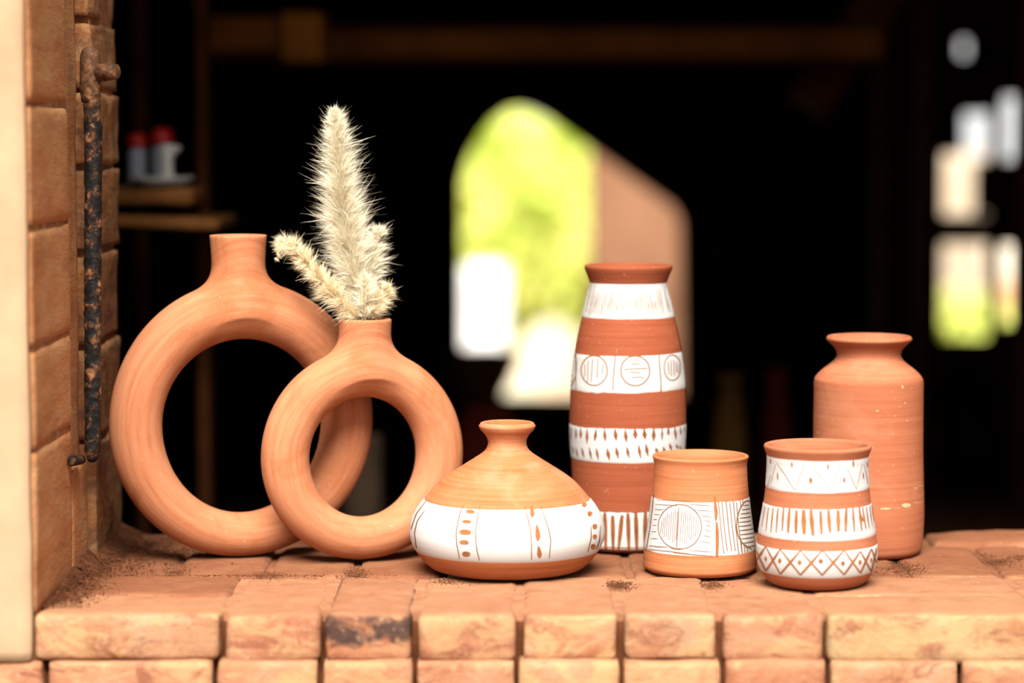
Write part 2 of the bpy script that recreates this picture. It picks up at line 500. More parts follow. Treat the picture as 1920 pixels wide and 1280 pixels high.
# groove back, plastered
pyo = soft_box(0.10, 0.095, 1.21, 0.004, 0.002, 5, 0.012)
gb = pyobj('groove_filling', pyo[0], pyo[1], BRICK_JAMB, jamb)
gb.location = (X_JAMB - 0.007 - 0.05, 2.59, 1.2)
v, f = soft_box(0.10, 0.105, 0.11, 0.004, 0.002, 15, 0.008)
lp = pyobj('plaster_patch', v, f, BRICK_JAMB, jamb)
lp.location = (X_JAMB - 0.0005 - 0.05, 2.588, 0.102)
# lime plaster skin on the outer face of the pier
v, f = soft_box(1.9, 0.016, 1.30, 0.006, 0.0025, 9, 0.012, nscale=9)
ps = pyobj('plaster_skin', v, f, PLASTER, jamb)
ps.location = (X_JAMB - 0.003 - 0.95, FRONT + 0.001, 1.255)

# back wall with an arched window, and the plank screen to its right
def wall_with_hole(name, x0, x1, z0, z1, hole, y0, y1, mat):
    """slab between y0 and y1 with one polygonal hole"""
    bm = bmesh.new()
    rings = []
    for y in (y0, y1):
        o = [bm.verts.new((x, y, z)) for x, z in ((x0, z0), (x1, z0), (x1, z1), (x0, z1))]
        h = [bm.verts.new((x, y, z)) for x, z in hole]
        es = [bm.edges.new((a, b)) for a, b in zip(o, o[1:] + o[:1])] + [bm.edges.new((a, b)) for a, b in zip(h, h[1:] + h[:1])]
        bmesh.ops.triangle_fill(bm, edges=es, use_beauty=True)
        rings.append((o, h))
    for k in (0, 1):
        a, b = rings[0][k], rings[1][k]
        for i in range(len(a)):
            j = (i + 1) % len(a)
            bm.faces.new((a[i], a[j], b[j], b[i]))
    bmesh.ops.recalc_face_normals(bm, faces=bm.faces[:])
    o = bmobj(name, bm, mat, None, smooth=False)
    o['kind'] = 'structure'
    return o
WIN = [(866, 752), (866, 345), (874, 312), (888, 280), (906, 250), (926, 226), (950, 208), (975, 203), (1000, 208), (1030, 225), (1268, 392), (1282, 420), (1285, 700), (1285, 760)]
hole = [(at(a, b, ROOM_BACK).x, at(a, b, ROOM_BACK).z) for a, b in WIN]
hole.reverse()
X_BRICK_END = (1695 - 960) * mpp(ROOM_BACK, 0.4)
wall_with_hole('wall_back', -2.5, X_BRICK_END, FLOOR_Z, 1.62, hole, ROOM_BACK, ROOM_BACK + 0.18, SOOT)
# raised brick sill of that window: uneven bricks
wsill = structure_box('window_1', [(hole[-1][0] - 0.05, hole[0][0] + 0.05, ROOM_BACK - 0.03, ROOM_BACK + 0.2, zrow(800, ROOM_BACK), zrow(757, ROOM_BACK))], SOOT)

# plank screen
scr = empty('wall_right', (0, ROOM_BACK, 0))
scr['kind'] = 'structure'
def plank(px0, px1, r0, r1, dy=0.0, th=0.03):
    a, b = at(px0, 400, ROOM_BACK + dy), at(px1, 400, ROOM_BACK + dy)
    a.z, b.z = zrow(r1, ROOM_BACK + dy), zrow(r0, ROOM_BACK + dy)
    v, f = soft_box(b.x - a.x, th, b.z - a.z, 0.004, 0.002, px0 * 0.01 + r0 * .003, 0.05, nscale=5)
    o = pyobj('plank', v, f, WOOD_DARK, scr)
    o.location = ((a.x + b.x) / 2, dy, b.z)
    return o
for a in ((1640, 1768, -700, 1500), (1852, 1880, -700, 1500), (1916, 2010, -700, 1500), (2012, 2110, -700, 1500), (2112, 2215, -700, 1500), (2217, 2320, -700, 1500), (2322, 2430, -700, 1500), (2432, 2540, -700, 1500), (2542, 2680, -700, 1500), (2682, 2830, -700, 1500)):
    plank(*a)
for a in ((1764, 1856, -700, 78), (1764, 1796, 60, 116), (1809, 1856, 60, 116), (1764, 1856, 104, 214), (1764, 1806, 212, 290), (1824, 1856, 300, 402), (1764, 1856, 402, 458), (1764, 1856, 632, 1500),
          (1876, 1920, -700, 184), (1876, 1920, 298, 462), (1876, 1920, 606, 1500)):
    plank(*a, dy=0.035, th=0.025)

# ------------------------------------------------------------------ pots
class Pot:
    def __init__(self, name, px, Y, prof, wall=0.0045, inner_depth=0.9, base_r=None, mat=None, seed=0):
        self.Y, self.name = Y, name
        zc = 0.06
        self.X = (px - 960) * mpp(Y, zc)
        self.seed = seed
        pts = []
        for row, hw in prof:
            z = max(0.0, zrow(row, Y))
            pts.append((hw * mpp(Y, z), z))
        pts.sort(key=lambda t: t[1])
        zs, rs = np.array([p[1] for p in pts]), np.array([p[0] for p in pts])
        # cubic (Catmull-Rom style) resampling in z
        dz = np.diff(zs)
        sl = np.diff(rs) / dz
        m = np.empty_like(rs)
        m[1:-1] = (sl[:-1] * dz[1:] + sl[1:] * dz[:-1]) / (dz[1:] + dz[:-1])
        m[0], m[-1] = sl[0], sl[-1]
        zz = np.unique(np.concatenate([np.linspace(zs[0], zs[-1], 110), zs]))
        k = np.clip(np.searchsorted(zs, zz, side='right') - 1, 0, len(zs) - 2)
        t = (zz - zs[k]) / dz[k]
        h = dz[k]
        rr = (2 * t**3 - 3 * t**2 + 1) * rs[k] + (t**3 - 2 * t**2 + t) * h * m[k] + (-2 * t**3 + 3 * t**2) * rs[k + 1] + (t**3 - t**2) * h * m[k + 1]
        self.zz, self.rr = zz, rr
        self.top = zz[-1]
        self.root = empty(name, (self.X, Y, 0))
        # closed wall: outside, lip, inside
        prof3 = [(0.0, 0.0012), (rr[0] * 0.93, 0.0)] + list(zip(rr, zz))
        rt, zt = rr[-1], zz[-1]
        lip = wall
        prof3 += [(rt - lip * 0.15, zt + lip * 0.28), (rt - lip * 0.5, zt + lip * 0.4), (rt - lip * 0.85, zt + lip * 0.25)]
        zi = zt - 0.001
        while zi > max(0.008, zt * (1 - inner_depth)):
            prof3.append((max(0.004, np.interp(zi, zz, rr) - wall), zi))
            zi -= 0.004
        prof3.append((0.0, max(0.008, zi)))
        self.body = self.lathe('body', prof3, mat)

    def r(self, z):
        return np.interp(z, self.zz, self.rr)

    def lathe(self, name, prof, mat, seg=128):
        verts, faces = [], []
        rings = []
        for (r_, z_) in prof:
            if r_ < 1e-6:
                rings.append([len(verts)])
                verts.append((0, 0, z_))
            else:
                rings.append(list(range(len(verts), len(verts) + seg)))
                for k in range(seg):
                    a = 2 * math.pi * k / seg
                    w = 1 + 0.0035 * math.sin(2 * a + self.seed) * (1 if z_ > 0.01 else 0)
                    verts.append((r_ * w * math.cos(a), r_ * w * math.sin(a), z_))
        for a, b in zip(rings, rings[1:]):
            for k in range(seg):
                k2 = (k + 1) % seg
                if len(a) == 1:
                    faces.append((a[0], b[k2], b[k]))
                elif len(b) == 1:
                    faces.append((a[k], a[k2], b[0]))
                else:
                    faces.append((a[k], a[k2], b[k2], b[k]))
        return pyobj(name, verts, faces, mat, self.root)

    def surf(self, phi, z, off):
        w = 1 + 0.0035 * math.sin(2 * phi + self.seed)
        r_ = float(self.r(z)) * w + off
        return (r_ * math.cos(phi), r_ * math.sin(phi), z)

    def band(self, row_lo, row_hi, amp_lo=0.0005, amp_hi=0.0005, name='slip_band', tilt=0.0):
        """white slip painted round the pot between two silhouette rows"""
        z0, z1 = max(0.0006, zrow(row_lo, self.Y)), zrow(row_hi, self.Y)
        seg, n = 192, 14
        verts, faces = [], []
        sd = self.seed * 11.3 + row_lo * .1
        for k in range(seg):
            a = 2 * math.pi * k / seg
            p = Vector((math.cos(a), math.sin(a), 0))
            def wob(s):
                return noise.noise(p * 2.2 + Vector((sd, s, 0))) * 0.8 + noise.noise(p * 9 + Vector((sd, s, 4))) * 0.6
            lo = z0 + amp_lo * wob(1.0) + tilt * math.cos(a)
            hi = z1 + amp_hi * wob(7.0) + tilt * math.cos(a)
            lo = max(lo, 0.0005)
            for i in range(n + 1):
                z = lo + (hi - lo) * i / n
                verts.append(self.surf(a, z, -0.0004 if i in (0, n) else 0.00035))
        for k in range(seg):
            k2 = (k + 1) % seg
            for i in range(n):
                faces.append((k * (n + 1) + i, k2 * (n + 1) + i, k2 * (n + 1) + i + 1, k * (n + 1) + i + 1))
        return pyobj(name, verts, faces, SLIP, self.root)

    def hit(self, px, row):
        """where the sight line through that point of the photograph first meets this pot: (angle, height)"""
        d = ray_dir(px, row)
        t0 = self.Y
        t = np.linspace(t0 - 0.13, t0 + 0.02, 500)
        x, y, z = t * d[0] - self.X, t * d[1] - self.Y, CAM_H + t * d[2]
        g = np.hypot(x, y) - self.r(z)
        neg = np.nonzero(g < 0)[0]
        if len(neg) and neg[0] > 0:
            i = neg[0]
            u = g[i - 1] / (g[i - 1] - g[i])
            tt = t[i - 1] + u * (t[i] - t[i - 1])
        else:
            tt = t[int(np.argmin(g))]
        x, y, z = tt * d[0] - self.X, tt * d[1] - self.Y, CAM_H + tt * d[2]
        return math.atan2(y, x), z

    def marks(self, name, strokes, mat, back=True, lift=0.0006, heavy=1.0):
        """strokes: list of (points in photo pixels, width or list of widths); drawn on the clay, repeated on the far side"""
        bverts, bfaces = [], []
        for pts, w in strokes:
            P = [np.array(p, float) for p in pts]
            ws = [k * heavy for k in (list(w) if hasattr(w, '__len__') else [w] * len(P))]
            Q, W = [], []
            for i in range(len(P) - 1):
                L = np.hypot(*(P[i + 1] - P[i]))
                n = max(1, int(L / 3.5))
                for k in range(n):
                    Q.append(P[i] + (P[i + 1] - P[i]) * k / n)
                    W.append(ws[i] + (ws[i + 1] - ws[i]) * k / n)
            Q.append(P[-1]); W.append(ws[-1])
            if len(Q) > 4:                                   # soften corners
                Q = [Q[0]] + [(Q[i - 1] + 2 * Q[i] + Q[i + 1]) / 4 for i in range(1, len(Q) - 1)] + [Q[-1]]
            verts, faces = [], []
            base = len(bverts)
            for i, q in enumerate(Q):
                t = Q[min(i + 1, len(Q) - 1)] - Q[max(i - 1, 0)]
                t = t / (np.hypot(*t) + 1e-9)
                nrm = np.array([-t[1], t[0]])
                for sgn in (-1, 1):
                    a, z = self.hit(*(q + nrm * sgn * W[i] / 2))
                    verts.append(self.surf(a, z, lift))
                    bverts.append(self.surf(a + math.pi, z, lift))
            for i in range(len(Q) - 1):
                b = 2 * i
                faces.append((b, b + 1, b + 3, b + 2))
                bfaces.append(tuple(base + k for k in faces[-1]))
            pyobj(name, verts, faces, mat, self.root)
        if back:                                             # the same drawing again on the side turned away
            o = pyobj('far_side_marks', bverts, bfaces, mat, self.root)
            o['kind'] = 'stuff'

def tr(ox, oy, s):
    return lambda pts: [(ox + x / s, oy + y / s) for x, y in pts]

def circle_pts(cx, cy, rx, ry, n=26, start=0.3, jitter=1.0):
    return [(cx + (rx + random.uniform(-jitter, jitter)) * math.cos(start + 2 * math.pi * k / n), cy + (ry + random.uniform(-jitter, jitter)) * math.sin(start + 2 * math.pi * k / n)) for k in range(n + 1)]

# --- squat long-necked vase
squat = Pot('squat_vase', 951, 2.575, [
    (1069, 121), (1062, 140), (1055, 150), (1041, 163), (1027, 172.6), (1013, 179), (999, 181.9), (985, 181), (971, 178), (957, 171.6), (943, 162.5), (929, 151),
    (915, 139), (900.6, 125), (886.6, 106), (872.5, 84), (858, 61), (850, 49), (844, 42), (835, 37), (827, 36), (818, 39), (811, 44), (806, 49), (801, 52.2), (797, 53), (794.5, 51)], mat=TERRA_SQUAT, seed=1)
tag(squat.root, 'squat wide-bellied terracotta vase with narrow neck and one broad white band', 'vase')
squat.band(1032, 930, 0.0004, 0.0003)
T = tr(740, 760, 3.555)
S = []
for pl in ([(217, 630), (150, 720), (115, 820)], [(205, 700), (155, 770), (137, 850), (150, 950)], [(462, 660), (440, 710), (420, 790), (412, 850), (415, 920), (435, 1020)],
           [(572, 662), (555, 740), (542, 820), (540, 880), (548, 960), (566, 1032)], [(865, 668), (885, 740), (905, 830), (912, 920), (912, 1026)],
           [(975, 662), (1000, 750), (1030, 840), (1040, 900), (1030, 1016)], [(1305, 800), (1308, 880), (1285, 975)], [(1368, 800), (1362, 900), (1340, 960)]):
    p = T(pl)
    S.append((p, [0.7] + [1.7] * (len(p) - 2) + [1.3]))
squat.marks('scratched_line', S, MARK_DARK, heavy=1.15)
S = []
for cx, cy, w, h in ((505, 705, 55, 20), (482, 772, 58, 18), (472, 842, 76, 28), (464, 910, 60, 24), (478, 988, 52, 26), (1260, 660, 30, 24), (1297, 720, 30, 26), (1330, 805, 30, 26), (1330, 873, 26, 24), (1320, 940, 30, 28)):
    S.append((T([(cx - w / 2, cy), (cx - w / 4, cy), (cx + w / 4, cy + 1), (cx + w / 2, cy + 4)]), [h * .4 / 3.555, h / 3.555, h / 3.555, h * .5 / 3.555]))
for cx, cy, w, h in ((915, 705, 24, 78), (952, 848, 28, 110), (963, 975, 25, 80)):
    S.append((T([(cx - 6, cy - h / 2), (cx - 1, cy - h / 6), (cx + 3, cy + h / 5), (cx + 2, cy + h / 2)]), [2, w * .8 / 3.555, w / 3.555, 2.5]))
squat.marks('carved_dash', S, MARK, heavy=1.25)

# --- tall banded vase
tallv = Pot('banded_vase', 1176.5, 2.735, [
    (1024, 97), (1016, 101), (1000, 102), (960, 102.5), (920, 103), (890, 104), (865, 105), (830, 107.3), (790, 108.6), (767, 108.4), (731, 107.6), (707, 106), (678, 102.7), (657, 99.7), (636, 96.2), (618, 92.5),
    (595, 87), (574, 82.2), (559, 78.5), (544, 74.6), (536, 72.4), (531, 72), (524, 74), (512, 78.5), (502, 82.2), (499, 82.5)], mat=TERRA_RED, seed=2)
tag(tallv.root, 'tall red clay vase with four white decorated bands, behind the squat vase', 'vase')
tallv.band(595, 527, 0.0004, 0.0003)
tallv.band(729, 656.5, 0.0012, 0.0003, tilt=0.0008)
tallv.band(858, 790, 0.0005, 0.0013)
tallv.band(1030, 944, 0.0, 0.0016)
T = tr(1030, 470, 3.369)
S = []
xs = np.linspace(235, 765, 38)
for k, xb in enumerate(xs):
    xt = 500 + (xb - 500) * 0.87
    y0 = random.choice([222, 232, 240, 262, 300])
    y1 = random.uniform(385, 412)
    if random.random() < 0.12:
        continue
    f = (y0 - 215) / 195
    S.append((T([(xt + (xb - xt) * f, y0), ((xt + xb) / 2 + (xb - xt) * .15 * 0, (y0 + y1) / 2), (xb, y1)]), [0.5, random.uniform(0.9, 1.6), 0.7]))
for pl, w in (([(172, 645), (170, 760), (172, 876)], 1.1), ([(420, 632), (415, 700), (405, 790), (403, 880)], 1.6), ([(690, 632), (694, 720), (702, 800), (704, 888)], 1.6)):
    S.append((T(pl), w))
S.append((T(circle_pts(285, 755, 83, 96)), 1.7))
S.append((T(circle_pts(542, 757, 92, 96)), 1.9))
S.append((T(circle_pts(774, 737, 52, 82)), 1.5))
S.append((T([(162, 650), (176, 700), (172, 780), (150, 850), (136, 850)]), 1.4))
for pl in ([(228, 715), (226, 800)], [(248, 690), (243, 828)], [(276, 680), (265, 830)], [(309, 678), (303, 806)], [(340, 705), (334, 780)],
           [(530, 687), (572, 690)], [(518, 716), (574, 712)], [(473, 750), (545, 744), (622, 742)], [(512, 765), (574, 770)], [(518, 802), (550, 797), (598, 800)],
           [(748, 700), (752, 780)], [(765, 690), (768, 790)], [(782, 690), (786, 790)], [(798, 700), (800, 770)], [(812, 715), (812, 770)],
           [(148, 706), (158, 704)], [(142, 750), (160, 752)], [(142, 788), (152, 790)], [(140, 826), (150, 820)]):
    S.append((T(pl), 1.2))
tallv.marks('scratched_line', S, MARK_DARK, heavy=1.35)
T = tr(1050, 640, 5.332)
S = []
for cx, y0, y1, w, lean in ((118, 858, 980, 8, 0), (165, 862, 976, 16, 0), (212, 858, 972, 22, 0), (274, 862, 1020, 24, 0), (356, 868, 996, 26, -8), (450, 862, 1000, 28, 6), (557, 862, 992, 34, 8), (658, 868, 1008, 32, 8), (752, 862, 976, 38, 4),
                          (845, 862, 980, 38, 6), (935, 852, 1002, 34, 0), (1018, 850, 990, 18, 0), (1079, 844, 938, 22, 0), (1148, 838, 980, 22, 8), (1200, 842, 934, 14, 4), (1236, 842, 900, 6, 2)):
    m = (y0 + y1) / 2 + 12
    S.append((T([(cx - lean, y0), (cx, m), (cx + lean, y1)]), [0.6, w / 5.332, 0.6]))
for cx, y0, y1, w in ((138, 1050, 1118, 10), (175, 1058, 1160, 14), (233, 1058, 1162, 20), (308, 1056, 1182, 20), (376, 1062, 1182, 24), (485, 1066, 1188, 34), (573, 1052, 1170, 30), (680, 1050, 1166, 28), (796, 1028, 1172, 26), (868, 1018, 1150, 30), (966, 1060, 1120, 30), (1040, 1050, 1130, 28), (1102, 1016, 1090, 24), (1166, 1026, 1072, 18), (1200, 1040, 1080, 14)):
    m = (y0 + y1) / 2
    S.append((T([(cx - 12, y0), (cx - 2, m), (cx + 12, y1)]), [0.8, w / 5.332, 0.6]))
T = tr(1030, 780, 3.878)
for cx, lean, y0, y1 in ((300, 0, 690, 960), (352, 2, 700, 970), (408, 4, 702, 980), (463, 2, 722, 978), (516, -14, 718, 984), (575, 4, 704, 978), (632, 4, 702, 980), (696, -2, 694, 960), (752, -2, 700, 960), (806, 0, 700, 960)):
    S.append((T([(cx - lean, y0), (cx - lean / 2, y0 + 60), (cx, (y0 + y1) / 2), (cx + lean, y1)]), [4.6, 6.4, 6.4, 3.6]))
tallv.marks('carved_dash', S, MARK_BROWN, heavy=1.25)

# --- flared cup in front of the tall vase
mug = Pot('flared_cup', 1313, 2.575, [
    (1067, 98), (1062, 104.5), (1052, 106.2), (1045, 106), (1030, 105), (1009, 102), (988, 98.8), (967, 95.8), (946, 93), (925, 90.5), (904, 88.6), (883, 87.3), (870, 87), (862, 88), (857, 89.6), (855, 90.2)], wall=0.0042, mat=TERRA_MUG, seed=3)
tag(mug.root, 'flared terracotta cup with scratched circle panels on one white band', 'cup')
mug.band(1030, 925.5, 0.0004, 0.0004)
T = tr(1200, 830, 4.741)
S = []
def hl(x0, y0, x1, y1, w=1.0):
    S.append((T([(x0, y0), ((x0 + x1) / 2, (y0 + y1) / 2 + random.uniform(-3, 5)), (x1, y1)]), [w * .5, w, w * .5]))
S.append((T(circle_pts(355, 745, 192, 200, 30, 1.6, 2)), [1.4] * 31))
S.append((T([(238, 905), (290, 935), (350, 945), (375, 940)]), [1, 2.6, 2.8, 1.5]))
S.append((T([(125, 455), (112, 600), (92, 760), (60, 945)]), 1.5))
S.append((T([(345, 570), (340, 700), (332, 840), (326, 925)]), [1, 1.7, 1.8, 1.3]))
for xx in (190, 207, 222, 240, 258, 276, 294, 312, 328, 365, 384, 402, 420, 440, 458, 476, 496, 515):
    dx = (xx - 355) / 178.0
    hh = math.sqrt(max(0.02, 1 - dx * dx)) * 165
    S.append((T([(xx + 8, 745 - hh * random.uniform(.75, .98)), (xx - 6, 745 + hh * random.uniform(.7, .98))]), 0.8))
for k, y in enumerate((505, 545, 588, 635, 680, 728, 785, 848)):
    x0 = 150 - k * 7.5
    x1 = [455, 330, 215, 180, 158, 150, 150, 165][k]
    hl(x0, y, x1, y + (12 if k < 2 else 3), 1.1)
for k, y in enumerate((550, 600, 652, 695, 735, 780, 830, 882)):
    x0 = [430, 470, 540, 570, 580, 575, 560, 530][k]
    hl(x0, y - 8, 635, y + 8, 1.0)
hl(85, 912, 250, 925, 1.6); hl(78, 945, 440, 985, 1.4); hl(440, 955, 635, 970, 1.2); hl(300, 975, 655, 1005, 1.2)
for k, xx in enumerate((705, 735, 772, 805, 835, 862)):
    S.append((T([(xx - 10, 512 + random.uniform(0, 25)), (xx + 12, 760), (xx + 38, 985 - random.uniform(0, 30))]), 1.3))
for xx, y0, y1 in ((885, 505, 570), (905, 500, 540), (895, 880, 975), (920, 910, 970), (945, 930, 965)):
    S.append((T([(xx, y0), (xx + 8, y1)]), 1.1))
S.append((T([(970, 520), (952, 503), (915, 530), (880, 590), (858, 670), (853, 750), (868, 830), (905, 890), (950, 925), (985, 940)]), [1.5, 2, 2.2, 2, 1.8, 1.8, 2, 2.2, 2.6, 1.5]))
for k in range(11):
    y = 545 + k * 37
    x0 = 905 - 42 * math.sin(math.pi * k / 10) + (25 if k > 8 else 8)
    S.append((T([(x0, y + 12), ((x0 + 1000) / 2, y + 6), (985 + k * 3, y - 6)]), [1, 1.7, 1.2]))
mug.marks('scratched_line', S, MARK_DARK, heavy=1.15)
S = [(T([(664, 470), (666, 540), (676, 620), (672, 690)]), [2, 5, 6.5, 3]), (T([(678, 700), (684, 780), (686, 900), (682, 1008)]), [3, 6, 6, 4.5])]
mug.marks('carved_dash', S, MARK)

# --- rounded cup with three bands, nearest
tum = Pot('rounded_cup', 1532, 2.498, [
    (1093, 82), (1088, 90), (1083.5, 95), (1071, 103.5), (1057, 109.5), (1040, 112.6), (1020.6, 112.7), (1004, 110.5), (979, 107), (960, 103.7), (938, 100.2), (914, 97.2), (890, 95.6), (870, 94.8), (856, 95), (850, 96.2), (844, 98.6), (838, 100.8), (835.5, 101)], wall=0.0045, mat=TERRA_PLAIN, seed=4)
tag(tum.root, 'rounded clay cup with zigzag, dash and diamond bands in white', 'cup')
tum.band(914, 851, 0.0004, 0.0003)
tum.band(1000, 938.5, 0.0004, 0.0004, tilt=0.0004)
tum.band(1069, 1014, 0.0004, 0.0004, tilt=0.0004)
T = tr(1400, 810, 4.131)
S = []
for pl in ([(190, 400), (225, 250)], [(235, 240), (300, 330), (370, 445), (380, 445)], [(380, 445), (410, 360), (445, 245)], [(510, 265), (570, 345), (650, 448)], [(650, 448), (690, 350), (725, 262)], [(775, 275), (810, 360), (846, 440)], [(846, 440), (868, 350), (890, 250)], [(905, 250), (925, 340), (935, 400)], [(165, 420), (190, 330)]):
    p = T(pl)
    S.append((p, [0.7] + [1.1] * (len(p) - 2) + [0.8]))
tum.marks('scratched_line', S, MARK_DARK)
S = []
for cx, cy, w, h in ((242, 340, 11, 58), (352, 250, 13, 46), (497, 373, 24, 54), (629, 266, 13, 50), (752, 369, 18, 44), (822, 242, 15, 56), (899, 335, 12, 50), (188, 225, 8, 40), (930, 250, 8, 40)):
    S.append((T([(cx - 1, cy - h / 2), (cx, cy), (cx + 2, cy + h / 2)]), [1, w / 4.131, 1.2]))
for xt, xb, y0, y1, w in ((146, 120, 575, 730, 6), (172, 152, 580, 765, 8), (208, 190, 585, 775, 11), (246, 231, 585, 775, 14), (288, 278, 578, 765, 16), (334, 323, 590, 778, 24), (388, 383, 602, 785, 26), (442, 447, 600, 790, 36), (498, 515, 598, 800, 32), (572, 580, 605, 790, 24), (632, 645, 600, 775, 28),
                         (706, 710, 602, 768, 30), (769, 764, 590, 770, 24), (818, 832, 582, 768, 16), (868, 888, 580, 760, 17), (893, 920, 580, 748, 13), (922, 945, 575, 740, 10), (948, 970, 570, 725, 7), (966, 985, 565, 700, 5)):
    S.append((T([(xt, y0), ((xt + xb) / 2 - 1, (y0 + y1) / 2), (xb, y1)]), [w * .6 / 4.131, w / 4.131, w * .55 / 4.131]))
S.append((T([(872, 630), (900, 690)]), 3.2))
xc = [72, 150, 262, 418, 585, 752, 878, 962, 1003]
ty = [905, 882, 905, 915, 912, 912, 920, 900, 900]
by = [1000, 1075, 1098, 1105, 1105, 1102, 1090, 1080, 1010]
for i in range(len(xc) - 1):
    a, b = xc[i], xc[i + 1]
    S.append((T([(a, ty[i]), ((a + b) / 2, (ty[i] + by[i + 1]) / 2 + 2), (b, by[i + 1])]), [1.5, 3, 2.4]))
    S.append((T([(a, by[i]), ((a + b) / 2, (by[i] + ty[i + 1]) / 2 + 2), (b, ty[i + 1])]), [2.6, 4.2, 1.8]))
for cx, cy in ((150, 980), (258, 995), (411, 1008), (574, 998), (743, 1015), (874, 1006), (960, 990)):
    w = 32 * math.sqrt(max(.12, 1 - ((cx - 541) / 466.0) ** 2))
    S.append((T([(cx - w / 2, cy), (cx - w / 5, cy), (cx + w / 5, cy), (cx + w / 2, cy)]), [2.5, 7.5, 7.5, 2.5]))
tum.marks('carved_dash', S, MARK, heavy=1.15)

# --- tall plain vase
plain = Pot('shouldered_vase', 1626.5, 2.686, [
    (1034, 94), (1029, 99.5), (1018, 103), (993, 105), (952, 106), (920, 105), (890, 104), (850, 103), (765.6, 102.5), (730, 102.3), (714, 102), (709.5, 101.2), (703.5, 97.5), (691, 84.5), (682, 73), (676, 66), (669, 61.3), (662, 60.3), (656, 62), (649, 67), (643, 73.5), (638, 79), (634, 80.2), (632.5, 79.4)], mat=TERRA_PLAIN, seed=5)
tag(plain.root, 'tall plain terracotta vase with straight sides and flared lip', 'vase')
T = tr(1380, 600, 2.416)
S = []
for x0, x1, y, w in ((655, 700, 853, 4), (700, 752, 850, 1.0), (752, 790, 838, 9), (800, 848, 825, 1.2), (808, 820, 760, 3), (825, 845, 750, 2), (750, 757, 300, 9), (762, 766, 372, 6), (368, 374, 507, 3), (770, 780, 455, 2)):
    S.append((T([(x0, y), ((x0 + x1) / 2, y + 1), (x1, y - 1)]), [w * .5, w, w * .4]))
plain.marks('glaze_spot', S, simple('pale_scuff', (0.80, 0.50, 0.30), 0.8, 0.2, 200), back=False, lift=0.0002)

# --- ring vases
def surface_nets(F, ox, oy, oz, h):
    nx, ny, nz = F.shape
    s = F < 0
    cnt = np.zeros((nx - 1, ny - 1, nz - 1), np.int8)
    for a in (0, 1):
        for b in (0, 1):
            for c in (0, 1):
                cnt += s[a:nx - 1 + a, b:ny - 1 + b, c:nz - 1 + c]
    act = (cnt > 0) & (cnt < 8)
    I = np.argwhere(act)
    ids = -np.ones(act.shape, np.int64)
    ids[act] = np.arange(len(I))
    acc = np.zeros((len(I), 3))
    n = np.zeros(len(I))
    corners = [(a, b, c) for a in (0, 1) for b in (0, 1) for c in (0, 1)]
    for p in corners:
        for ax in range(3):
            if p[ax] == 0:
                q = list(p); q[ax] = 1
                A = F[I[:, 0] + p[0], I[:, 1] + p[1], I[:, 2] + p[2]]
                B = F[I[:, 0] + q[0], I[:, 1] + q[1], I[:, 2] + q[2]]
                m = (A < 0) != (B < 0)
                t = np.where(m, A / np.where(m, A - B, 1), 0)
                pos = np.tile(np.array(p, float), (len(I), 1))
                pos[:, ax] += t
                acc[m] += pos[m]
                n[m] += 1
    V = (I + acc / n[:, None]) * h + np.array([ox, oy, oz])
    faces = []
    for ax in range(3):
        sl0 = [slice(1, -1)] * 3
        sl0[ax] = slice(0, -1)
        sl1 = list(sl0)
        sl1[ax] = slice(1, None)
        s0, s1 = s[tuple(sl0)], s[tuple(sl1)]
        for inside_first in (True, False):
            E = np.argwhere((s0 & ~s1) if inside_first else (~s0 & s1))
            E = E + np.array([0 if k == ax else 1 for k in range(3)])
            u, v = [(1, 2), (2, 0), (0, 1)][ax]
            def cell(du, dv):
                C = E.copy()
                C[:, u] -= du
                C[:, v] -= dv
                return ids[C[:, 0], C[:, 1], C[:, 2]]
            q = np.stack([cell(1, 1), cell(0, 1), cell(0, 0), cell(1, 0)], 1)
            faces.append(q if inside_first else q[:, ::-1])
    return V, np.concatenate(faces)

def smin(a, b, k):
    h = np.clip(0.5 + 0.5 * (b - a) / k, 0, 1)
    return b + (a - b) * h - k * h * (1 - h)

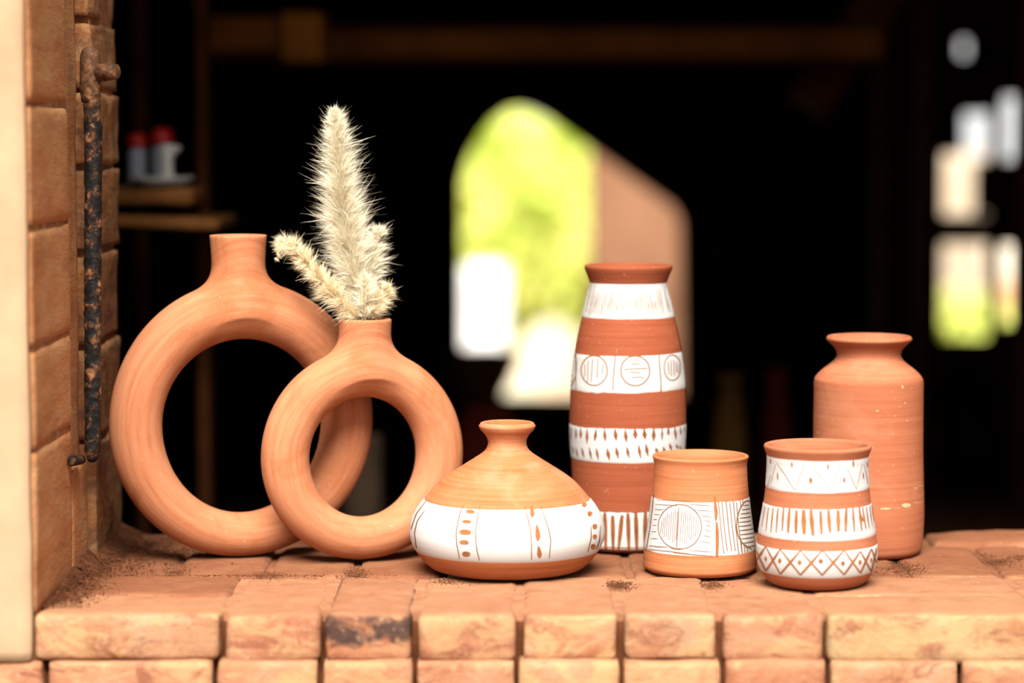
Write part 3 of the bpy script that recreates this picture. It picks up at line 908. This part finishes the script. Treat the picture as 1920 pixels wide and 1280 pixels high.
def ring_vase(name, bore, cx, Y, rot, o_half, o_row, o_vert, i_half, i_row, i_vert, neck_cx, neck_half, neck_lip, neck_top, step, mat):
    s = mpp(Y, zrow(o_row, Y))
    zo, zi = zrow(o_row, Y), zrow(i_row, Y)
    bo, bi = o_vert * s, i_vert * s
    c = math.cos(rot)
    ac = (o_half + i_half) / 2 * s / c
    rh = (o_half - i_half) / 2 * s
    zc, bc = (zo + bo - bo + zi) / 2, (bo + bi) / 2
    rt, rb = ((zo + bo) - (zi + bi)) / 2, ((zi - bi) - (zo - bo)) / 2
    zc = ((zo + bo + zi + bi) / 2 + (zo - bo + zi - bi) / 2) / 2
    ztop = zrow(neck_top, Y)
    h = step
    X = np.arange(-(ac + rh + 3 * h), ac + rh + 4 * h, h)
    Yy = np.arange(-(rh + 5 * h), rh + 6 * h, h)
    Z = np.arange(-3 * h, ztop + 5 * h, h)
    x, y, z = np.meshgrid(X, Yy, Z, indexing='ij')
    q = np.sqrt((x / ac) ** 2 + ((z - zc) / bc) ** 2) + 1e-9
    g = np.sqrt((x / ac**2) ** 2 + ((z - zc) / bc**2) ** 2) / q + 1e-9
    dp = (q - 1) / g
    sn = ((z - zc) / bc) / q
    rv = np.where(sn > 0, rt, rb)
    r_ = rh * (1 - sn**2) + rv * sn**2
    f = np.sqrt(dp**2 + y**2) - r_
    nx = (neck_cx - cx) * s / c
    zn0 = zo + bo - rt
    rad = np.hypot(x - nx, y)
    u = np.clip((z - zn0) / (ztop - zn0), 0, 1)
    nr = neck_half * s + (neck_lip - neck_half) * s * np.clip((u - 0.55) / 0.45, 0, 1) ** 2
    fn = np.maximum(rad - nr, np.maximum(z - ztop, zn0 - z))
    f = smin(f, fn, 0.020)
    f = np.maximum(f, z - ztop)
    f = np.maximum(f, -np.maximum(rad - (nr - 0.006), (ztop - bore) - z))   # bore of the neck
    f = np.maximum(f, -z)                                                     # flat foot
    V, Fc = surface_nets(f, X[0], Yy[0], Z[0], h)
    root = empty(name, ((cx - 960) * s, Y, 0), rot)
    body = pyobj('body', V, Fc, ring_terracotta(zc), root)
    sm = body.modifiers.new('smooth', 'SMOOTH')
    sm.factor = 0.5
    sm.iterations = 3
    return root, nx, ztop, s

big, _, _, _ = ring_vase('ring_vase', 0.060, 455, 2.66, R(20), 240, 785, 259.5, 142, 798, 163.5, 449.5, 50, 53.5, 440, 0.0019, TERRA_RING)
tag(big, 'large hollow ring-shaped terracotta vase with plain neck, standing by the jamb', 'vase')
small, nxs, ztops, ss = ring_vase('ring_vase', 0.046, 680.5, 2.64, R(20), 186.5, 851, 198.5, 96.5, 856, 113, 685, 48.5, 50.5, 597, 0.0017, TERRA_RING)
tag(small, 'small ring-shaped terracotta vase with dried grass plumes in its neck', 'vase')

# --- dried grass plumes in the small ring vase
PLUME = simple('dry_plume', (1.38, 1.28, 1.0), 0.7, 0.0)
PLUME_WARM = simple('dry_plume_warm', (1.38, 1.19, 0.82), 0.7, 0.0)
STEM = simple('dry_stem', (0.62, 0.46, 0.22), 0.7)

def plume(label, axis_px, Y, radii, tufts, mat, seed, hair_len=24, bris=16, up=1.0, dy=0.0):
    rg = np.random.default_rng(seed)
    P = np.array([tuple(at(a, b, Y + d)) for a, b, d in axis_px])
    # smooth resample
    t = np.linspace(0, len(P) - 1, 60)
    k = np.clip(t.astype(int), 0, len(P) - 2)
    fr = (t - k)[:, None]
    P0, P1, P2, P3 = P[np.clip(k - 1, 0, None)], P[k], P[k + 1], P[np.clip(k + 2, None, len(P) - 1)]
    A = 0.5 * (2 * P1 + (P2 - P0) * fr + (2 * P0 - 5 * P1 + 4 * P2 - P3) * fr**2 + (3 * P1 - P0 - 3 * P2 + P3) * fr**3)
    rad = np.interp(np.linspace(0, 1, 60), np.linspace(0, 1, len(radii)), radii) * mpp(Y, 0.25)
    base = Vector((P[0][0], Y, P[0][2] - 0.05))
    root = empty('grass_plume', tuple(base))
    tag(root, label, 'dried grass', 'dried grass plumes in the small ring vase')
    bm = bmesh.new()
    pts = [Vector((P[0][0], Y, P[0][2] - 0.05)) - base] + [Vector(a) - base for a in A[::4]]
    tube(bm, pts, [0.0012] + [0.0012 * (1 - .6 * i / len(pts)) for i in range(len(pts) - 1)], 6)
    bmobj('stem', bm, STEM, root)
    verts, faces = [], []
    b3 = np.array(base)
    for j in range(tufts):
        u = rg.random()
        if rg.random() > rad[min(58, int(u * 59))] / rad.max():
            continue
        i = min(58, int(u * 59))
        c = A[i] + (A[i + 1] - A[i]) * rg.random()
        tan = A[i + 1] - A[i]
        tan /= np.linalg.norm(tan)
        rd = rg.normal(size=3)
        rd -= tan * rd.dot(tan)
        rd /= np.linalg.norm(rd)
        rloc = rad[i]
        ph = rg.uniform(0.40, 1.05) * (1 - 0.65 * max(0.0, u - 0.8) / 0.2)
        d0 = tan * math.cos(ph) + rd * math.sin(ph)
        c0 = c + rd * rloc * rg.uniform(0.0, 0.30)
        Lt = rloc * rg.uniform(0.65, 1.0)
        for b in range(bris):
            d = d0 + rg.normal(size=3) * 0.30
            d /= np.linalg.norm(d)
            L = Lt * rg.uniform(0.6, 1.1)
            if rg.random() < 0.12:
                L *= 1.45
            bend = rd * 0.10 * L + rg.normal(size=3) * 0.09 * L
            side = np.cross(d, rg.normal(size=3))
            side /= np.linalg.norm(side)
            w = rg.uniform(0.00010, 0.00024)
            p0 = c0 - b3
            p1 = p0 + d * L * 0.55
            p2 = p0 + d * L + bend
            n0 = len(verts)
            verts += [p0 - side * w, p0 + side * w, p1 + side * w * .7, p1 - side * w * .7, p2]
            faces += [(n0, n0 + 1, n0 + 2, n0 + 3), (n0 + 3, n0 + 2, n0 + 4)]
    o = pyobj('bristles', verts, faces, mat, root, smooth=False)
    o['kind'] = 'stuff'
    return root

def cr(x, y, d=0.0):
    return (460 + x / 2.667, 180 + y / 2.667, d)
plume('tallest cream grass plume, rising upright from the small ring vase', [cr(590, 1110), cr(568, 980), cr(535, 840), cr(505, 700), cr(485, 560), cr(475, 420), cr(463, 260), cr(450, 130), cr(446, 72)], 2.64,
      [36, 46, 52, 56, 56, 54, 52, 50, 47, 43, 37, 28, 17, 6], 1300, PLUME, 5)
plume('drooping straw-coloured plume leaning out towards the big ring vase', [cr(570, 1110, -.008), cr(480, 1035, -.014), cr(390, 935, -.016), cr(310, 840, -.016), cr(250, 765, -.016), cr(205, 735, -.016), cr(180, 760, -.016), cr(160, 815, -.016)], 2.64,
      [26, 33, 33, 30, 27, 23, 15, 5], 560, PLUME_WARM, 6)
plume('short plume branching right at half the height of the tallest plume', [cr(600, 1110, .006), cr(598, 990, .008), cr(615, 890, .008), cr(640, 790, .008), cr(660, 700, .008), cr(668, 665, .008)], 2.64,
      [28, 36, 38, 36, 26, 7], 260, PLUME, 7)
plume('lowest short plume, curving right just above the vase mouth', [cr(620, 1115, -.004), cr(640, 1060, -.006), cr(668, 1020, -.006), cr(700, 975, -.006), cr(712, 950, -.006)], 2.64,
      [28, 34, 32, 24, 6], 200, PLUME_WARM, 8)
plume('stubby plume standing in front of the tallest plume, at the vase mouth', [cr(600, 1115, -.012), cr(598, 1040, -.014), cr(592, 960, -.014), cr(588, 900, -.014)], 2.64,
      [26, 30, 26, 12], 130, PLUME, 9)

# --- iron bar on the jamb
YB = 2.585
iron = empty('iron_bar', tuple(at(173, 873, YB)))
tag(iron, 'rusty iron bar hanging upright on the brick jamb, with a pin through its head', 'bar')
ib = iron.location.copy()
def ip(px, row, dy=0.0):
    return at(px, row, YB + dy) - ib
bm = bmesh.new()
rows = np.linspace(176, 866, 260)
pts, rads = [], []
for i, rw in enumerate(rows):
    pts.append(ip(np.interp(rw, [176, 240, 500, 800, 866], [171, 175, 174, 174, 173]), rw))
    r0 = np.interp(rw, [176, 205, 230, 785, 792, 800, 840, 860, 866], [17.5, 16, 16.5, 15.5, 13.8, 15.5, 15, 11, 6])
    rads.append((r0 + 0.9 * noise.noise(Vector((rw * 0.06, 3, 1)))) * mpp(YB, .3))
tube(bm, pts, rads, 28)
bm.normal_update()
for v in bm.verts:
    q = v.co * 170
    k = max(-0.2, noise.noise(q) + 0.6 * noise.noise(q * 2.3))
    v.co += Vector((v.normal.x, v.normal.y, 0)) * k * 0.0009
bmobj('rod', bm, RUST, iron)
bm = bmesh.new()
pts = [ip(169, rw) for rw in (87, 90, 96, 106, 120, 140, 158, 172, 184, 192)]
tube(bm, pts, [k * mpp(YB, .4) for k in (6, 12, 16.5, 19, 19.5, 19.5, 19.5, 19, 17.5, 16)], 20)
bmobj('eye', bm, RUST, iron)
bm = bmesh.new()
a, b = ip(165, 138, 0.006), ip(219, 134, -0.012)
tube(bm, [a, a.lerp(b, .5), a.lerp(b, .85), a.lerp(b, .97), b], [k * mpp(YB, .4) for k in (17, 17, 15.5, 14.5, 12)], 18)
bmobj('pin', bm, RUST, iron)
bm = bmesh.new()
a, b = Vector((X_JAMB + .003, 2.512, zrow(862, 2.52))) - ib, Vector((X_JAMB + .003, 2.572, zrow(862, 2.57))) - ib
tube(bm, [a, a.lerp(b, .1), a.lerp(b, .6), b], [k * mpp(YB, .1) for k in (7, 10, 9.5, 8.5)], 14)
bmobj('peg', bm, RUST, iron)

# --- earth banked up in the corner
mv, mf = [], []
NY, NX = 90, 12
for i in range(NY + 1):
    y = 2.37 + 0.445 * i / NY
    wd = 0.016 + 0.038 * (i / NY) + 0.012 * noise.noise(Vector((y * 25, 1, 0)))
    hd = (0.001 + 0.015 * min(1, i / NY * 1.6)) * (1 + 0.4 * noise.noise(Vector((y * 40, 7, 0))))
    for k in range(NX + 1):
        u = k / NX
        xx = X_JAMB - 0.004 + wd * u
        zz = max(0, hd) * (1 - u) ** 1.7 - 0.003 * u + 0.0010 * noise.noise(Vector((xx * 260, y * 260, 0))) * (1 - u * .6) - 0.001
        mv.append((xx, y, zz))
for i in range(NY):
    for k in range(NX):
        a = i * (NX + 1) + k
        mf.append((a, a + 1, a + NX + 2, a + NX + 1))
tag(pyobj('dirt_bank', mv, mf, DIRT), 'earth banked up where the jamb meets the sill, darkened for the corner shade', 'dirt', kind='stuff')
# --- loose dirt in the corner and the joints
def crumbs(name, label, spots, mat, cat='dirt'):
    verts, faces = [], []
    rg = random.Random(len(spots))
    feet = [(squat, .068), (tallv, .056), (mug, .056), (tum, .05), (plain, .056)]
    for (x, y, z, r) in spots:
        if any((x - p.X) ** 2 + (y - p.Y) ** 2 < q * q for p, q in feet):
            continue
        n0 = len(verts)
        ax = [Vector((rg.gauss(0, 1), rg.gauss(0, 1), rg.gauss(0, 1))).normalized() for _ in range(6)]
        base = [Vector(v) for v in ((1, 0, 0), (-1, 0, 0), (0, 1, 0), (0, -1, 0), (0, 0, .8), (0, 0, -.8))]
        for v in base:
            verts.append(Vector((x, y, z)) + v * r * rg.uniform(.6, 1.3) + ax[0] * r * .2)
        for f in ((0, 2, 4), (2, 1, 4), (1, 3, 4), (3, 0, 4), (2, 0, 5), (1, 2, 5), (3, 1, 5), (0, 3, 5)):
            faces.append(tuple(n0 + i for i in f))
    o = pyobj(name, verts, faces, mat, None, smooth=False)
    tag(o, label, cat, kind='stuff')
    return o
sp = []
rd = random.Random(3)
for _ in range(3600):
    y = rd.uniform(2.37, 2.80)
    w = 0.012 + 0.045 * (y - 2.34) / 0.46
    x = X_JAMB + 0.004 + abs(rd.gauss(0, 1)) * w
    r = rd.uniform(0.0003, 0.0011) * (1 if rd.random() < .9 else 1.8)
    z = max(0, 0.010 - (x - X_JAMB) * 0.35) * rd.random()
    sp.append((x, y, z + r * .3 - .001, r))
def clump(px, row, n, sx, sy, rmax=0.0018):
    z0 = 0.0
    Y = CAM_H / math.tan(PITCH + math.atan((row - 640) / FPX))
    X = (px - 960) * mpp(Y, 0)
    for _ in range(int(n * (2.6 if rmax > .0017 else 1))):
        r = rd.uniform(0.0003, rmax * .5)
        sp.append((X + rd.gauss(0, sx), Y + rd.gauss(0, sy), r * .2 - .001, r))
for px, row, n, sx, sy in ((665, 1075, 160, .006, .02), (500, 1076, 90, .008, .012), (330, 1072, 90, .006, .018), (1160, 1095, 200, .007, .012), (1332, 1094, 120, .007, .010), (1690, 1062, 200, .012, .02), (1866, 1052, 160, .010, .012), (1800, 1040, 120, .02, .01), (840, 1088, 60, .01, .01), (450, 1077, 140, .07, .003), (1912, 1043, 60, .006, .008)):
    clump(px, row, n, sx, sy)
crumbs('loose_dirt', 'dark crumbs of earth gathered in the corner by the jamb and in the joints', sp, DIRT)
sp = []
for px, row, n, sx, sy in ((240, 1128, 5, .004, .003), (375, 1100, 4, .01, .003), (1820, 1080, 10, .012, .002), (1835, 1088, 6, .006, .002), (1740, 1102, 3, .002, .002), (1775, 1103, 4, .003, .002), (980, 1116, 2, .002, .002), (1160, 1145, 6, .006, .004), (1640, 1075, 5, .03, .01)):
    clump(px, row, n, sx, sy, 0.0016)
crumbs('pale_grit', 'white specks of lime grit scattered on the sill bricks', sp, GRIT)

# ------------------------------------------------------------------ inside the dark workshop
def prism(name, px0, px1, r0, r1, Y, depth, mat, parent=None, rad=0.004, seed=1, amp=0.002):
    mid = max(0, min(1280, (r0 + r1) / 2))
    a, b = at(px0, mid, Y), at(px1, mid, Y)
    a.z, b.z = zrow(r1, Y), zrow(r0, Y)
    v, f = soft_box(b.x - a.x, depth, b.z - a.z, rad, amp, seed, max(0.01, (b.x - a.x) / 30), nscale=6)
    o = pyobj(name, v, f, mat, parent)
    o.location = ((a.x + b.x) / 2, Y + depth / 2, b.z)
    return o

# shelf rack
YS = 3.3
rack = empty('shelf_rack', tuple(at(300, 1500, YS)))
tag(rack, 'rough wooden shelf rack in the dark behind the jamb', 'shelf')
def rack_part(o):
    o.parent = rack
    o.matrix_parent_inverse = Matrix.Translation(-Vector(rack.location))
    return o
rack_part(prism('post', 366, 392, -500, 1500, YS + 0.12, 0.05, WOOD_DARK, seed=2))
rack_part(prism('post', 250, 274, -500, 1500, YS + 0.30, 0.05, WOOD_DARK, seed=3))
rack_part(prism('post', 150, 176, -500, 1500, YS + 0.12, 0.05, WOOD_DARK, seed=12))
v, f = soft_box(0.30, 0.22, 0.016, 0.004, 0.003, 4, 0.012, nscale=8)
SHELF = simple('shelf_wood', (0.26, 0.105, 0.03), .85, .4, 18)
sb = pyobj('shelf_board', v, f, SHELF)
c = at(425, 398, YS)
sb.location = (c.x - 0.15, YS + 0.03, c.z)
sb.rotation_euler = (0, R(2), 0)
rack_part(sb)
v, f = soft_box(0.30, 0.20, 0.026, 0.008, 0.006, 8, 0.012, nscale=9)
sb2 = pyobj('shelf_board', v, f, SHELF)
c = at(372, 348, YS)
sb2.location = (c.x - 0.15, YS + 0.05, c.z)
rack_part(sb2)

def lathe_obj(name, prof, mat, parent=None, seg=40, loc=None):
    verts, faces, rings = [], [], []
    for r_, z_ in prof:
        if r_ < 1e-6:
            rings.append([len(verts)]); verts.append((0, 0, z_))
        else:
            rings.append(list(range(len(verts), len(verts) + seg)))
            verts += [(r_ * math.cos(2 * math.pi * k / seg), r_ * math.sin(2 * math.pi * k / seg), z_) for k in range(seg)]
    for a, b in zip(rings, rings[1:]):
        for k in range(seg):
            k2 = (k + 1) % seg
            if len(a) == 1: faces.append((a[0], b[k2], b[k]))
            elif len(b) == 1: faces.append((a[k], a[k2], b[0]))
            else: faces.append((a[k], a[k2], b[k2], b[k]))
    return pyobj(name, verts, faces, mat, parent, loc=loc)

RED = simple('red_plastic', (0.62, 0.012, 0.010), 0.4, spec=0.4)
BOTTLE = simple('milky_plastic', (0.46, 0.48, 0.56), 0.45, spec=0.4)
WHITE_CER = simple('white_ceramic', (0.80, 0.78, 0.74), 0.4, spec=0.4)
zt = zrow(330, YS)
zshelf = sb2.location.z
plate_r = 0.040
pl = empty('plate', (at(318, 326, YS).x - 0.012, YS + 0.015, zshelf - 0.001))
tag(pl, 'white plate on the shelf, under the white jug', 'plate')
lathe_obj('dish', [(0, 0), (plate_r * .6, 0), (plate_r, 0.010), (plate_r, 0.012), (plate_r * .6, 0.004), (0, 0.004)], WHITE_CER, pl)
for k, (px, w) in enumerate(((247, 17), (289, 20))):
    s = mpp(YS, .35)
    z0 = zshelf if k == 0 else zshelf
    b = empty('bottle', (at(px, 300, YS).x, YS + (0.05 if k == 0 else 0.075), z0 - 0.001))
    tag(b, ['red-capped plastic bottle half hidden by the jamb, on the shelf', 'taller red-capped plastic bottle beside the white jug'][k], 'bottle', 'red-capped bottles on the shelf')
    hz = zrow(276 if k == 0 else 272, YS) - z0
    lathe_obj('bottle_body', [(0, 0), (w * s, 0), (w * s * 1.02, .004), (w * s, hz * .85), (w * s * .9, hz), (0, hz)], BOTTLE, b, 28)
    hc = zrow(246 if k == 0 else 236, YS) - z0
    lathe_obj('cap', [(0, hz), (w * s * 1.05, hz), (w * s * 1.12, hz + (hc - hz) * .4), (w * s * .85, hc - .003), (0, hc)], RED, b, 28)
jg = empty('jug', (at(314, 300, YS).x, YS + 0.0, zshelf + 0.003))
tag(jg, 'small white jug with a spout, standing on the plate', 'jug')
s = mpp(YS, .35)
hj = zrow(270, YS) - zshelf - 0.003
lathe_obj('jug_body', [(0, 0), (11 * s, 0), (12 * s, .006), (10 * s, hj * .55), (13 * s, hj), (12 * s, hj), (9 * s, hj * .55), (0, .005)], WHITE_CER, jg, 28)
bm = bmesh.new()
tube(bm, [(8 * s, 0, hj * .62), (16 * s, 0, hj * .80), (21 * s, 0, hj * .95)], [6 * s, 5 * s, 6 * s], 10)
bmobj('spout', bm, WHITE_CER, jg)

# beams
BEAM = simple('beam_timber', (0.26, 0.088, 0.016), .85, .35, 9)
bt = prism('roof_beam', 380, 1660, 52, 112, 4.2, 0.10, BEAM, seed=5)
tag(bt, 'long brown roof beam crossing the dark room above the vases', 'beam')
bt2 = prism('beam_bracket', 524, 604, 22, 116, 4.05, 0.15, simple('light_timber', (0.50, 0.19, 0.03), .8, .2, 12), seed=6)
tag(bt2, 'lighter squared timber end sitting against the roof beam', 'timber')
bt3 = prism('side_beam', 380, 520, 28, 96, 3.95, 0.10, BEAM, seed=7)
tag(bt3, 'short brown timber left of the lighter timber end', 'timber')
for (p0, p1, r0, r1, Y, lab, nm) in ((1716, 1746, -300, 1400, 4.6, 'thin dark post standing left of the bright gaps in the planks', 'roof_post'), (1640, 1668, -300, 1400, 4.9, 'second thin dark post, further left of the plank gaps', 'roof_post'), (1908, 1945, -300, 1400, 4.4, 'dark post at the edge of the view, right of the plank gaps', 'roof_post')):
    o = prism(nm, p0, p1, r0, r1, Y, 0.05, WOOD_DARK, seed=p0)
    tag(o, lab, 'post', 'dark posts inside the workshop')
a, b = at(1545, 150, 4.5), at(1640, 10, 4.5)
bm = bmesh.new()
add_box(bm, -0.13, 0.13, -.03, .03, -.034, .034)
o = bmobj('diagonal_brace', bm, WOOD_MID, smooth=False)
o.location = (a + b) / 2
o.rotation_euler = (0, -math.atan2((b - a).z, (b - a).x), 0)
tag(o, 'short diagonal timber brace high up beside the posts', 'brace')

# work bench with dark pots, seen as dim shapes behind the vases
bench = structure = empty('work_bench', (0.42, 4.1, FLOOR_Z))
tag(bench, 'long dark work bench hidden in the shade behind the sill', 'bench')
BZ = zrow(1020, 4.0)
v, f = soft_box(1.9, 0.8, 0.05, 0.006, 0.003, 3, 0.06)
bb = pyobj('bench_top', v, f, WOOD_DARK, bench)
bb.location = (0, 0, BZ - FLOOR_Z)
for sx in (-.85, .85):
    for sy in (-.34, .34):
        bm = bmesh.new()
        add_box(bm, sx - .04, sx + .04, sy - .04, sy + .04, 0, BZ - FLOOR_Z - 0.045)
        bmobj('leg', bm, WOOD_DARK, bench, smooth=False)
DARKCLAY = simple('dark_red_clay', (0.05, 0.006, 0.003), .8, .3, 10)
OLIVECLAY = simple('ochre_clay', (0.05, 0.022, 0.004), .7, .3, 10)
GREYCLAY = simple('grey_clay', (0.13, 0.085, 0.055), .8, .2, 12)
def jar(name, label, px, row_top, half, Y, mat, shape, cat='pot'):
    s = mpp(Y, 0)
    z1 = zrow(row_top, Y)
    h = z1 - BZ
    w = half * s
    o = empty(name, (at(px, 900, Y).x, Y, BZ))
    tag(o, label, cat, 'dim pots on the work bench')
    prof = [(0, 0)] + [(w * r_, h * z_) for r_, z_ in shape]
    prof += [(w * shape[-1][0] * .86, h * .97), (w * shape[-1][0] * .8, h * .8), (0, h * .7)]
    lathe_obj('pot_body', prof, mat, o, 36)
    return o
jar('clay_jar', 'dark red rounded clay pot behind the neck of the squat vase', 915, 757, 82, 3.9, DARKCLAY, [(.6, 0), (.9, .25), (1, .5), (.92, .75), (.6, .93), (.5, 1)])
jar('clay_pipe', 'greyish upright clay cylinder glimpsed through the small ring', 680, 815, 38, 3.75, GREYCLAY, [(1, 0), (1, .5), (1, .98), (.96, 1)], 'pipe')
jar('clay_jar', 'dim ochre jar between the tall banded vase and the plain vase', 1368, 700, 36, 3.85, OLIVECLAY, [(.7, 0), (1, .3), (1, .6), (.7, .85), (.55, .93), (.7, 1)])
jar('clay_jar', 'dim dark red jar right of the ochre jar', 1455, 690, 30, 3.95, DARKCLAY, [(.7, 0), (1, .35), (.9, .7), (.6, .9), (.7, 1)])

# bowl on the ledge of the far window
YW = ROOM_BACK - 0.0
s = mpp(YW, -.1)
bo = empty('clay_bowl', (at(905, 690, YW).x, YW + .03, zrow(757, YW)))
tag(bo, 'brown clay bowl on the ledge of the bright arched window', 'bowl')
hb = zrow(658, YW) - zrow(757, YW)
lathe_obj('bowl_body', [(0, 0), (34 * s, 0), (40 * s, hb * .15), (60 * s, hb * .55), (72 * s, hb * .95), (72 * s, hb), (68 * s, hb), (56 * s, hb * .55), (0, hb * .2)], simple('bowl_clay', (.42, .16, .05), .8, .2, 10), bo, 40)

# ------------------------------------------------------------------ outside, beyond the arched window and the planks
YO = 9.4
pier = structure_box('trim_1', [(at(1108, 300, YO).x, at(1420, 300, YO).x, YO, YO + 0.4, FLOOR_Z - .12, 1.0)], simple('outer_brick_wall', (0.38, 0.19, 0.11), .9, .25, 5))
pier['label'] = 'sunlit brick pier outside the arched window'
a = at(872, 500, 11.5)
b = at(950, 1300, 11.5)
v, f = soft_box(b.x - a.x, 0.3, a.z - FLOOR_Z + .12, 0.01, 0.004, 2, 0.05)
o = pyobj('white_post', v, f, simple('whitewash', (1.5, 1.5, 1.54), .8))
o.location = ((a.x + b.x) / 2, 11.6, a.z)
tag(o, 'whitewashed masonry post outside, at the foot of the arched window', 'post')
a = at(1700, 285, 12.5); b = at(1850, 560, 12.5)
v, f = soft_box(b.x - a.x, 0.4, a.z - FLOOR_Z + .12, 0.01, 0.004, 3, 0.08)
o = pyobj('cream_wall', v, f, simple('cream_render', (.64, .52, .39), .9, .1, 3))
o.location = ((a.x + b.x) / 2, 12.7, a.z)
tag(o, 'cream rendered wall of a shed beyond the plank gaps', 'wall')

a = at(1872, 528, 12.3); b = at(1990, 700, 12.3)
v, f = soft_box(b.x - a.x, 0.3, a.z - FLOOR_Z + .12, 0.01, 0.004, 4, 0.08)
o = pyobj('clay_wall', v, f, simple('orange_clay', (.85, .50, .27), .9, .1, 3))
o.location = ((a.x + b.x) / 2, 12.45, a.z)
tag(o, 'low orange clay wall outside, seen through the narrow lower plank gap', 'wall')

def leaf_mat(name, lo, hi):
    m, nt, b = mat_new(name)
    f = noise_tex(nt, coords(nt, rnd=False), 3.0, 3, 0.6)
    c = ramp(nt, f, [(0.36, lo), (0.6, hi)])
    nt.links.new(c, b.inputs['Base Color'])
    b.inputs['Roughness'].default_value = 0.7
    b.inputs['Specular IOR Level'].default_value = 0.15
    tl = nd(nt, 'ShaderNodeBsdfTranslucent')
    nt.links.new(c, tl.inputs['Color'])
    mx = nd(nt, 'ShaderNodeMixShader')
    mx.inputs[0].default_value = 0.4
    nt.links.new(b.outputs[0], mx.inputs[1])
    nt.links.new(tl.outputs[0], mx.inputs[2])
    nt.links.new(mx.outputs[0], nt.nodes['Material Output'].inputs['Surface'])
    return m
LEAF_Y = leaf_mat('yellow_green_leaf', (0.85, 1.05, 0.12), (1.45, 1.46, 0.55))
LEAF_G = leaf_mat('green_leaf', (0.70, 0.95, 0.09), (1.40, 1.46, 0.40))
BARK = simple('bark', (.22, .12, .06), .9, .3, 8)

def tree(name, label, x, Y, z_mid, rx, ry, rz, n, mat, seed, size=0.055, cat='tree', grp='trees outside the workshop'):
    rg = np.random.default_rng(seed)
    gz = FLOOR_Z - 0.12
    root = empty(name, (x, Y, gz))
    tag(root, label, cat, grp)
    bm = bmesh.new()
    tube(bm, [(0, 0, 0), (0.02, 0, (z_mid - gz) * .5), (0, 0, z_mid - gz)], [0.06, 0.045, 0.02], 10)
    bmobj('trunk', bm, BARK, root)
    cl = rg.normal(size=(26, 3))
    cl /= np.linalg.norm(cl, axis=1)[:, None]
    cl *= rg.uniform(0.45, 0.85, size=(26, 1))
    verts, faces = [], []
    for _ in range(n):
        c = cl[rg.integers(26)] + rg.normal(size=3) * 0.16
        p = c * np.array([rx, ry, rz]) + np.array([0, 0, z_mid - gz])
        if p[2] < 0.02: continue
        d = rg.normal(size=3) + np.array([0, -.5, .6])
        d /= np.linalg.norm(d)
        u = np.cross(d, rg.normal(size=3)); u /= np.linalg.norm(u)
        w = np.cross(d, u)
        L = size * rg.uniform(.6, 1.3)
        n0 = len(verts)
        verts += [p - u * L, p + w * L * .45, p + u * L, p - w * L * .45]
        faces.append((n0, n0 + 1, n0 + 2, n0 + 3))
    o = pyobj('foliage', verts, faces, mat, root, smooth=False)
    o['kind'] = 'stuff'
    return root
def xat(px, Y): return (px - 960) * mpp(Y, 0)
tree('leafy_tree', 'bright yellow-green tree filling the arched window', xat(985, 15.0), 15.0, zrow(440, 15), 0.85, 0.7, 0.64, 5600, LEAF_Y, 1, .075)
tree('leafy_tree', 'greener tree behind, at the right of the arched window', xat(1130, 17.2), 17.2, zrow(405, 17.2), 1.0, 0.7, 0.7, 4200, LEAF_G, 2, .075)
tree('leafy_tree', 'yellow-green tree at the left edge of the arched window', xat(800, 13.2), 13.2, zrow(400, 13.2), 0.72, 0.6, 0.6, 3600, LEAF_Y, 3, .07)
tree('leafy_bush', 'lime green bush low behind the lower plank gap', xat(1805, 11.6), 11.6, zrow(650, 11.6), 0.34, 0.28, 0.22, 2200, LEAF_Y, 4, .045, 'bush')

# pale mound added in place of bright sunlit ground beyond the window ledge
gz = FLOOR_Z - 0.11
YH = 10.2
top = zrow(600, YH) - gz
hv, hf = [], []
NR, NA = 18, 48
for i in range(NR + 1):
    u = i / NR
    for k in range(NA):
        a = 2 * math.pi * k / NA
        rr = 0.62 * u * (1 + 0.10 * noise.noise(Vector((math.cos(a), math.sin(a), 0.4))))
        hv.append((rr * math.cos(a), rr * 0.9 * math.sin(a), top * (0.5 + 0.5 * math.cos(math.pi * u)) + 0.02 * noise.noise(Vector((rr * math.cos(a) * 9, rr * math.sin(a) * 9, 2)))))
for i in range(NR):
    for k in range(NA):
        k2 = (k + 1) % NA
        hf.append((i * NA + k, (i + 1) * NA + k, (i + 1) * NA + k2, i * NA + k2))
o = pyobj('bright_ground_mound', hv, hf, simple('bright_ground_tone', (1.35, 1.0, 0.68), 0.95, 0.1, 6), loc=(xat(1040, YH), YH, gz))
tag(o, 'pale mound added outside for the bright sunlit ground low in the arched window', 'sand')
